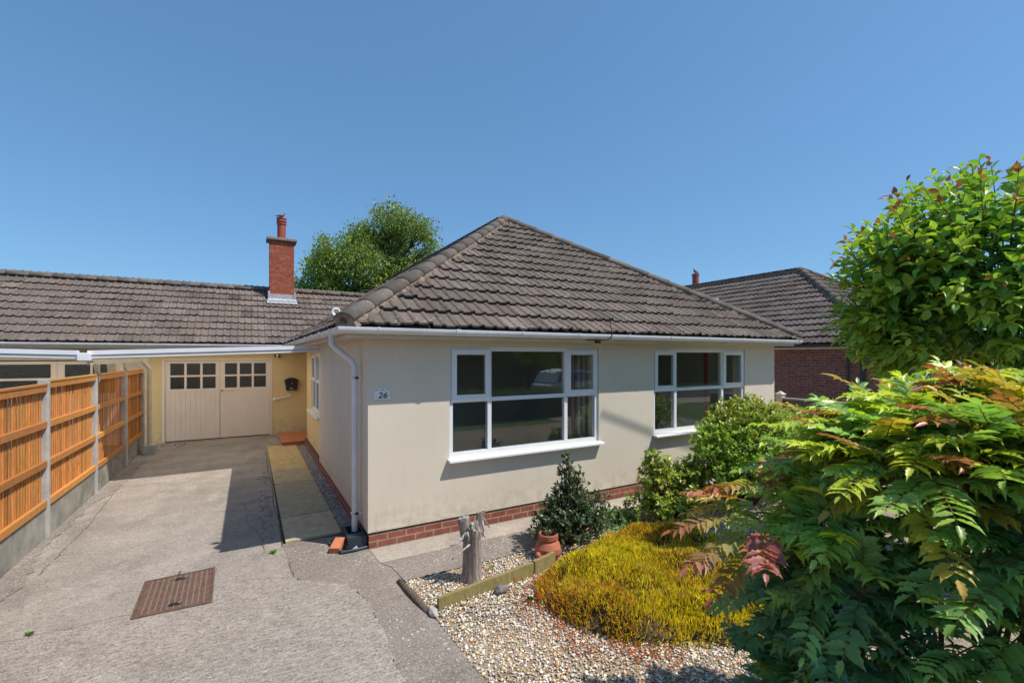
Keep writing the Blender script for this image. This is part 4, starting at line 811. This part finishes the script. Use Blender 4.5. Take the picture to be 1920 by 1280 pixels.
shrub('evergreen_shrub','large bushy bright green evergreen shrub under the right hand window',(5.15,-1.22),[(0,0,.88,.80,.65,.62),(-.35,0,.95,.45,.5,.50),(.45,.05,1.0,.6,.5,.48),(.95,.0,.95,.45,.5,.45),(-.45,-.1,.45,.48,.45,.38),(.3,-.2,.5,.7,.5,.45),(-.86,0,.62,.34,.3,.34),(-.75,0,1.0,.3,.3,.3),(-.6,0,.95,.4,.35,.35),(0,0,1.30,.6,.4,.32),(-.7,-.1,.25,.3,.3,.2)],26000,LEAF,.050,[(.22,.38,.05),(.36,.52,.06),(.50,.60,.08),(.14,.26,.05)],[.3,.32,.28,.1],mat='leaf_gloss',up=1.3,seed=9,outer=.72,tip=((.40,.32,.06),.5,1.0,.5))
shrub('ground_cover_plant','low pale green ground cover clump behind the heather',(2.90,-.78),[(0,0,.05,.34,.28,.14),(.3,0,.05,.22,.22,.12)],3200,DIAM,.03,[(.26,.40,.14),(.17,.28,.10),(.38,.50,.22)],[.4,.3,.3],seed=12,up=.5)
def weed(loc,label,s=.05,n=14,seed=0,col=(.12,.28,.04)):
    rr=np.random.default_rng(seed); a=rr.uniform(0,6.28,n); el=rr.uniform(.2,1.1,n); Y=np.stack([np.cos(a)*np.cos(el),np.sin(a)*np.cos(el),np.sin(el)],1); P=np.tile(np.array(loc,float),(n,1))+Y*.004
    o=scatter('weed','leaf',*LEAF,P,Y,np.tile([0,0,1.],(n,1))+rr.normal(0,.2,(n,3)),s*rr.uniform(.6,1.2,n),pick([col],[1],n),None); return tag(o,label,'weed','small green weeds on the ground')
weed((-2.67,-.30,.004),'tiny green weed in the driveway joint left of the manhole cover',.035,seed=1)
weed((-1.78,.34,.012),'tiny weed growing at the back edge of the manhole cover',.022,10,2)
weed((-.93,.42,.004),'flat green weed by the lower end of the side path',.045,12,3)
weed((1.02,-1.84,.01),'small green seedling in gravel in front of the long edging board',.05,12,4,(.05,.2,.04))
weed((1.0,-1.12,.01),'small green seedling just behind the stump',.035,10,5,(.2,.3,.04))
# ---------------------------------------------------------------- mahonia in the foreground
mh=thing('mahonia_shrub','big foreground mahonia shrub with spiny fronds, green with red and yellow tips','shrub',tuple(V3(2.1,2.45,0)))
LP,LY,LZ,LS,LC=[],[],[],[],[]; stem=MB(); rr=np.random.default_rng(21)
YG=(.60,.66,.07); LG=(.40,.56,.12); GR=(.27,.46,.11); DG=(.15,.31,.15); RD=(.46,.13,.07); OR=(.60,.38,.07); PK=(.48,.16,.13)
def frond(o,d,L,n,c0,c1,ls,sag=.35):
    d=unit(d); side=unit(np.cross(d,[0,0,1.])); pts=[]; 
    for i in range(8):
        t=i/7; pts.append(o+d*L*t+np.array([0,0,-sag*L*t*t]))
    n=int(L/.031)
    stem.tube([tuple(p) for p in pts],[.0035,.003,.003,.0028,.0025,.002,.0016,.001],5)
    pts=np.array(pts); upv=unit(np.cross(side,d)); upv=upv if upv[2]>0 else -upv
    for i in range(n+1):
        t=.16+.84*i/n; k=min(6,int(t*7)); q=pts[k]+(pts[k+1]-pts[k])*(t*7-k); tg=unit(pts[k+1]-pts[k]); c=np.array(c0)*(1-t)+np.array(c1)*t; s=ls*(1.05-1.1*(t-.42)**2)
        if i==n: dirs=[tg]
        else: dirs=[unit(tg*.72+side*sg*1.0+upv*.10) for sg in(-1,1)]
        for dd in dirs:
            LP.append(q); LY.append(dd+rr.normal(0,.10,3)+[0,0,-.08]); LZ.append(upv+rr.normal(0,.22,3)); LS.append(s*rr.uniform(.85,1.12)*np.array([rr.uniform(.60,.88),rr.uniform(.9,1.15),rr.uniform(.4,2.2)])); LC.append(np.clip(c*rr.normal(1,.14),.01,.9))
def rosette(o,axis,n,L,c0,c1,ls,el=(.1,.8),lean=0):
    axis=unit(axis); a0=rr.uniform(0,6.28); u=unit(np.cross(axis,[.3,.2,1.])); v=np.cross(axis,u)
    for i in range(n):
        a=a0+i*2.4; e=rr.uniform(*el); d=axis*math.sin(e)+(u*math.cos(a)+v*math.sin(a))*math.cos(e)
        k=rr.random(); cc1=c1 if (k<.90 or o[2]<1.55) else (RD if k<.94 else OR); frond(o,d,L*rr.uniform(.75,1.15),int(rr.integers(7,10)),c0,cc1,ls,rr.uniform(.0,.38))
cen=np.array([1.98,2.10,1.02])
for i in range(430):
    ph=rr.uniform(0,6.283); top=(i%5<2)
    if top: hr=rr.uniform(0,1)**.5*.97; zc=1-.16*hr**3
    else: zc=rr.uniform(-.95,.9); hr=(1-abs(zc)**4)**(1/2.6)
    if i%4==3: hr*=.72; zc*=.85
    r_=cen[0]+.74*hr*math.cos(ph); f_=cen[1]+.56*hr*math.sin(ph); z_=cen[2]+.90*zc+.10*(r_-cen[0])
    if not top and math.sin(ph)>.6 and rr.random()<.5: continue
    if f_<1.55 and z_>1.72: z_-=.2
    r_+=.10+.26*max(0,z_-1.15); o=V3(r_,f_,z_); hgt=(z_-.9)/.95
    axis=V3(math.cos(ph)*hr*(1-max(zc,0)**2),math.sin(ph)*hr*(1-max(zc,0)**2),0)-V3(0,0,0)+np.array([0,0,.75 if zc>0 else .45])
    k=rr.random()
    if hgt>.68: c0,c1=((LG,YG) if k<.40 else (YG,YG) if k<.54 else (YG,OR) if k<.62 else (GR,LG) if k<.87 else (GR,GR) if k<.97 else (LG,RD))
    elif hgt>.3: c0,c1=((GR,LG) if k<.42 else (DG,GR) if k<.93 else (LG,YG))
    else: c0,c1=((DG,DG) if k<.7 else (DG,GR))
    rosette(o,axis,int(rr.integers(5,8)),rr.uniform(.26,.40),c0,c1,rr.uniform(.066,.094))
for i in range(7):
    ph=i*2.4; r_=cen[0]+.4*math.cos(ph); f_=cen[1]+.35*math.sin(ph); stem.tube([tuple(V3(cen[0]+.12*math.cos(ph),cen[1]+.12*math.sin(ph),0)),tuple(V3(cen[0]+.22*math.cos(ph),cen[1]+.2*math.sin(ph),.8)),tuple(V3(r_,f_,1.7))],[.014,.011,.006],6)
# long coloured fronds leaning out to the left over the heather
for (r_,f_,z_,dr,df,dz,L,c0,c1,n) in[(1.16,2.15,1.44,-1,-.05,.05,.42,GR,RD,7),(1.13,2.13,1.38,-1,-.35,-.12,.38,GR,PK,7),(1.18,2.10,1.38,-.6,-.8,.1,.32,OR,RD,6),(1.18,2.15,1.42,-.7,.7,.35,.32,GR,OR,6),(1.10,2.15,1.52,-.9,.5,.2,.26,OR,RD,5),
    (1.14,2.12,1.30,-1,-.6,-.25,.34,GR,RD,7),(1.22,2.2,1.48,-1,.25,.0,.36,GR,OR,7),(1.16,2.18,1.36,-.8,.1,-.45,.30,OR,PK,6),(1.30,2.25,1.55,-1,-.1,.2,.34,LG,RD,7),(1.12,2.05,1.42,-.5,-1,-.1,.28,RD,PK,6),
    (1.66,2.3,1.86,-1,.2,.12,.30,LG,YG,7),(1.60,2.25,1.76,-1,-.3,.08,.32,LG,RD,8),(1.50,2.4,1.66,-1,.0,.0,.32,LG,LG,7),(1.9,1.8,1.95,-1,-.2,.18,.34,YG,RD,8),(1.85,1.9,1.84,-1,-.35,.0,.38,YG,OR,8),(1.85,2.1,2.0,-.9,.3,.2,.28,YG,YG,7),(2.2,2.1,2.08,-1,0,.12,.32,OR,RD,8),(2.3,2.2,2.12,-.9,.2,.15,.28,LG,LG,7)]:
    d=V3(dr,df,0)-V3(0,0,0)+np.array([0,0,dz]); frond(V3(r_,f_,z_),d,L,n,c0,c1,.082,.18)
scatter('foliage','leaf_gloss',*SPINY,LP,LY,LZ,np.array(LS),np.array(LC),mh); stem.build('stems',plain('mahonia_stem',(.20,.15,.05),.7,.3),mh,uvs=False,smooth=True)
# ---------------------------------------------------------------- cherry tree on the right
ct=thing('cherry_tree','broad leaved cherry tree with red young shoots rising behind the mahonia','tree',tuple(V3(5.3,4.9,0)))
LP,LY,LZ,LS,LC=[],[],[],[],[]; tw=MB(); rr=np.random.default_rng(5)
C0=np.array([4.88,4.6,2.74]); RX=np.array([1.58,1.08,1.08])
def shoot(a,b,n,ls,tipred):
    a=np.array(a);b=np.array(b); mid=(a+b)/2+rr.normal(0,.03,3)+[0,0,.04]
    pts=[a*(1-t)**2+mid*2*t*(1-t)+b*t*t for t in np.linspace(0,1,8)]; tw.tube([tuple(p) for p in pts],list(np.linspace(.007,.0018,8)),5)
    for i in range(n):
        t=(i+.5)/n; k=min(6,int(t*7)); p=pts[k]+(pts[k+1]-pts[k])*(t*7-k); tg=unit(pts[k+1]-pts[k]); an=i*2.4; s=unit(np.cross(tg,[.2,.3,1])); s2=np.cross(tg,s); sd=s*math.cos(an)+s2*math.sin(an)
        up=1 if t>.8 else 0
        dirn=unit(tg*(.35+.8*t*t)+sd*.9+[0,0,-.55+.55*t]); c=[(.34,.50,.07),(.44,.56,.07),(.24,.42,.08)][rr.integers(0,3)] if t>.3 else [(.18,.36,.07),(.12,.28,.065)][rr.integers(0,2)]
        if t>.9 and tipred: c=[(.36,.10,.06),(.36,.17,.06)][rr.integers(0,2)]
        sz=ls*(1.1-.62*t*t)*rr.uniform(.8,1.15); LP.append(p); LY.append(dirn); LZ.append(unit([0,0,1]+sd*.5+rr.normal(0,.25,3))); LS.append([sz*rr.uniform(.78,1.0),sz,sz*rr.uniform(.8,2.2)]); LC.append(np.array(c)*rr.normal(1,.15))
for i in range(290):
    th=rr.uniform(0,6.283); cz=rr.uniform(-.75,1); s_=math.sqrt(1-cz*cz); d=np.array([s_*math.cos(th),s_*math.sin(th),cz]); 
    if i%2 and d[0]>.2: d[0]*=-1
    o_=C0+RX*d*rr.uniform(.5,.72); ext=(.24 if cz>.1 else .10)*rr.uniform(.4,1.5)
    e_=C0+RX*d*rr.uniform(.88,1.0)+np.array([d[0]*.05,d[1]*.05,ext*max(.1,.4+cz)])
    shoot(V3(*o_),V3(*e_),int(rr.integers(12,18)),.165,cz>.0 and rr.random()<.45)
for i in range(170):
    d=unit(rr.normal(0,1,3)); o_=C0+RX*d*.3; e_=C0+RX*d*rr.uniform(.6,.92)-[0,0,.08]; shoot(V3(*o_),V3(*e_),10,.16,False)
for (rx,fz,zz,L) in[(3.6,4.3,3.55,.6),(4.1,4.4,3.72,.6),(3.25,4.5,3.28,.5),(4.9,4.5,3.98,.6),(3.85,4.6,3.62,.5),(3.5,4.6,3.4,.5),(4.5,4.5,3.8,.6),(5.1,4.4,4.0,.6)]:
    shoot(V3(rx+.2,fz,zz-L*.7),V3(rx,fz,zz+.05),18,.15,True)
base=V3(5.4,4.9,0); tw2=MB(); fork=V3(5.3,4.8,1.8)
tw2.tube([tuple(base),tuple(V3(5.35,4.85,.9)),tuple(fork)],[.085,.07,.055],10)
for i in range(14):
    d=unit(rr.normal(0,1,3)); d[2]=abs(d[2])*.6; e_=V3(*(C0+RX*d*.72)); mid=(fork+e_)/2+rr.normal(0,.08,3); tw2.tube([tuple(fork),tuple(mid),tuple(e_)],[.032,.02,.008],7)
tw2.build('trunk','bark',ct,uvs=False,smooth=True); scatter('foliage','leaf_gloss',*LEAF,LP,LY,LZ,np.array(LS),np.clip(np.array(LC),.01,.9),ct); tw.build('shoots','twig',ct,uvs=False,smooth=True)
# ---------------------------------------------------------------- far trees
def tree(name,label,f,blobs,n,ls,cols,p,trunk,seed,droop=.5,group=None,rs=1.):
    """blobs (r,z,radius) at forward distance f"""
    t=thing(name,label,'tree',tuple(V3(trunk[0],f,0)),group); rr=np.random.default_rng(seed); PP=[];YY=[];ZZ=[];SH=[]; tb=MB()
    tot=sum(b[2]**2 for b in blobs)
    bo=V3(trunk[0],f,0); top=V3(trunk[0],f,trunk[1]); tb.tube([tuple(bo),tuple((bo+top)/2+[.1,0,0]),tuple(top)],[.28,.2,.1],10)
    for b in blobs:
        k=int(n*b[2]**2/tot/14); c=V3(b[0]+rr.normal(0,.12),f+(b[3] if len(b)>3 else rr.normal(0,.5)),b[1]+rr.normal(0,.12)+.12); d=unit(rr.normal(0,1,(k,3))); tp=c+d*b[2]*rs*(rr.random((k,1))**.45)*[1,1,.85]*1.08
        mid=(top*.35+c*.65)-[0,0,.3]; tb.tube([tuple(top-[0,0,trunk[1]*.25*rr.random()]),tuple(mid),tuple(c)],[.08,.05,.015],6)
        for j in range(5):
            q=c+unit(rr.normal(0,1,3))*b[2]*.8; tb.tube([tuple(mid),tuple((mid+q)/2+rr.normal(0,.1,3)),tuple(q)],[.03,.02,.006],5)
        for j in range(14):
            o=rr.normal(0,1,(k,3))*[.13,.13,.10]+[0,0,-droop*.03*j]; PP.append(tp+o); YY.append(unit(rr.normal(0,.6,(k,3))+[0,0,-droop])); ZZ.append(unit(rr.normal(0,.5,(k,3))+[0,0,.8])); SH.append(rr.normal(1,.1,k))
    P=np.concatenate(PP);m=len(P); C=pick(cols,p,m,.2)
    scatter('crown','leaf',*DIAM,P,np.concatenate(YY),np.concatenate(ZZ),ls*rr.uniform(.6,1.3,m),C,t); tb.build('trunk','bark',t,uvs=False,smooth=True); return t
BT=[(-6.5,7.4,.75),(-6.0,6.9,.8),(-5.2,8.2,.95),(-5.7,7.6,.9,.8),(-4.55,8.0,.8),(-6.3,7.35,.9),(-6.9,6.9,.75,-.5),(-7.6,6.6,.85),(-8.3,6.6,.7),(-8.9,6.2,.7),(-8.3,5.4,.95),(-7.2,5.7,1.,-.6),(-6.2,6.1,1.,-1),(-5.2,6.7,1.0,.6),(-4.6,5.9,1.0),(-3.75,7.3,.62),(-3.35,7.15,.45),(-4.0,6.5,.8),(-6.4,5.0,1.1),(-5.2,5.1,1.),(-9.2,5.2,.8),(-3.9,5.6,.8),(-7.6,4.6,1.)]
tree('ash_tree','tall green tree with drooping foliage rising behind the bungalow roof',20,BT,46000,.11,[(.17,.26,.055),(.26,.34,.07),(.36,.42,.09),(.11,.18,.045)],[.3,.3,.25,.15],(-5.7,5.8),31,droop=1.0,rs=.86)
# ---------------------------------------------------------------- across the street (seen mirrored in the windows)
def hedge(name,label,x0,x1,y,h,d,n,cols,seed,ls=.09,group=None):
    t=thing(name,label,'hedge',((x0+x1)/2,y,0),group); rr=np.random.default_rng(seed); P=np.stack([rr.uniform(x0,x1,n),y+rr.uniform(-d/2,d/2,n),rr.uniform(0,h,n)],1)
    ax=rr.integers(0,3,n); P[:,1]=np.where(ax==0,y+d/2+rr.normal(0,.04,n),P[:,1]); P[:,1]=np.where(ax==1,y-d/2+rr.normal(0,.04,n),P[:,1]); P[:,2]=np.where(ax==2,h+rr.normal(0,.05,n),P[:,2])
    scatter('foliage','leaf',*DIAM,P,rr.normal(0,1,(n,3))+[0,0,.4],rr.normal(0,1,(n,3))+[0,0,.5],ls*rr.uniform(.6,1.3,n),pick(cols,[1]*len(cols),n,.2),t)
    c=MB(); c.box(x0+.05,x1-.05,y-d/2+.08,y+d/2-.08,0,h-.08); c.build('inner_growth',M['damp'],t); return t
hedge('garden_hedge','low clipped green hedge along the front garden edge facing the street',2.6,14,-8.7,.95,.7,7000,[(.10,.17,.03),(.17,.24,.04)],3)
hedge('tall_hedge','tall dark hedge on the far side of the street',-26,46,-20.5,3.6,1.5,16000,[(.03,.06,.02),(.05,.085,.025)],4,.28)
def car(x,y,label):
    t=thing('parked_car',label,'car',(x,y,0)); F=lambda u,v,d:(x+u,y+d,v)
    low=[(-2.1,.32),(2.1,.32),(2.18,.5),(2.12,.78),(1.95,.92),(1.0,1.02),(-1.9,1.0),(-2.12,.85),(-2.15,.5)]
    a=MB(); a.prism(low,-.86,.86,F); a.build('body','white',t,bevel=.04)
    a=MB(); top=[(1.05,1.0),(.25,1.5),(-.9,1.56),(-1.75,1.45),(-1.98,1.0)]
    vs=[F(u,v,-(.82-(v-1)*.28)) for u,v in top]+[F(u,v,(.82-(v-1)*.28)) for u,v in top]; n=5; a.add(vs,[(0,1,2,3,4),(9,8,7,6,5)]+[(i,(i+1)%n,n+(i+1)%n,n+i) for i in range(n)]); a.build('cabin','white',t,bevel=.03)
    for sg in(-1,1):
        a=MB(); ww=[(.85,1.05),(.2,1.43),(-.9,1.48),(-1.6,1.4),(-1.75,1.05)]; a.add([F(u,v,sg*(.835-(v-1)*.28)) for u,v in ww],[(0,1,2,3,4)]); a.build('side_window','dark',t)
    a=MB(); a.add([F(1.0,1.06,-.7),F(1.0,1.06,.7),F(.33,1.47,.6),F(.33,1.47,-.6)],[(0,1,2,3)]); o=a.build('windscreen','dark',t); o.location=(.03,0,.03)
    for ux in(-1.3,1.32):
        for sg in(-1,1):
            a=MB(); a.tube([(x+ux,y+sg*.70,.33),(x+ux,y+sg*.88,.33)],.33,20); w_=a.build('wheel','dark',t); a=MB(); a.tube([(x+ux,y+sg*.88,.33),(x+ux,y+sg*.90,.33)],.2,14); a.build('rim','steel',w_)
    for sg in(-1,1):
        a=MB(); a.box(x+2.08,x+2.17,y+sg*.65-.16,y+sg*.65+.16,.62,.76); a.build('headlight','steel',t)
    return t
car(12.6,-12.2,'white hatchback parked on the near side of the street beyond the hedge')
# unseen overhead telephone wire, added and bent to cast the thin front wall shadow
P0=Vector((3.433,0,1.323))+SUN*7.6; a=MB(); d=Vector((1,-.137,0)); a.tube([tuple(P0+SUN*120),tuple(P0+SUN*10),tuple(P0+SUN*.02),tuple(P0+d*.02),tuple(P0+d*10),tuple(P0+d*40)],.02,6); tag(a.build('shadow_wire','black',None),'unseen black overhead telephone wire added and bent to cast the thin shadow on the front wall','wire')
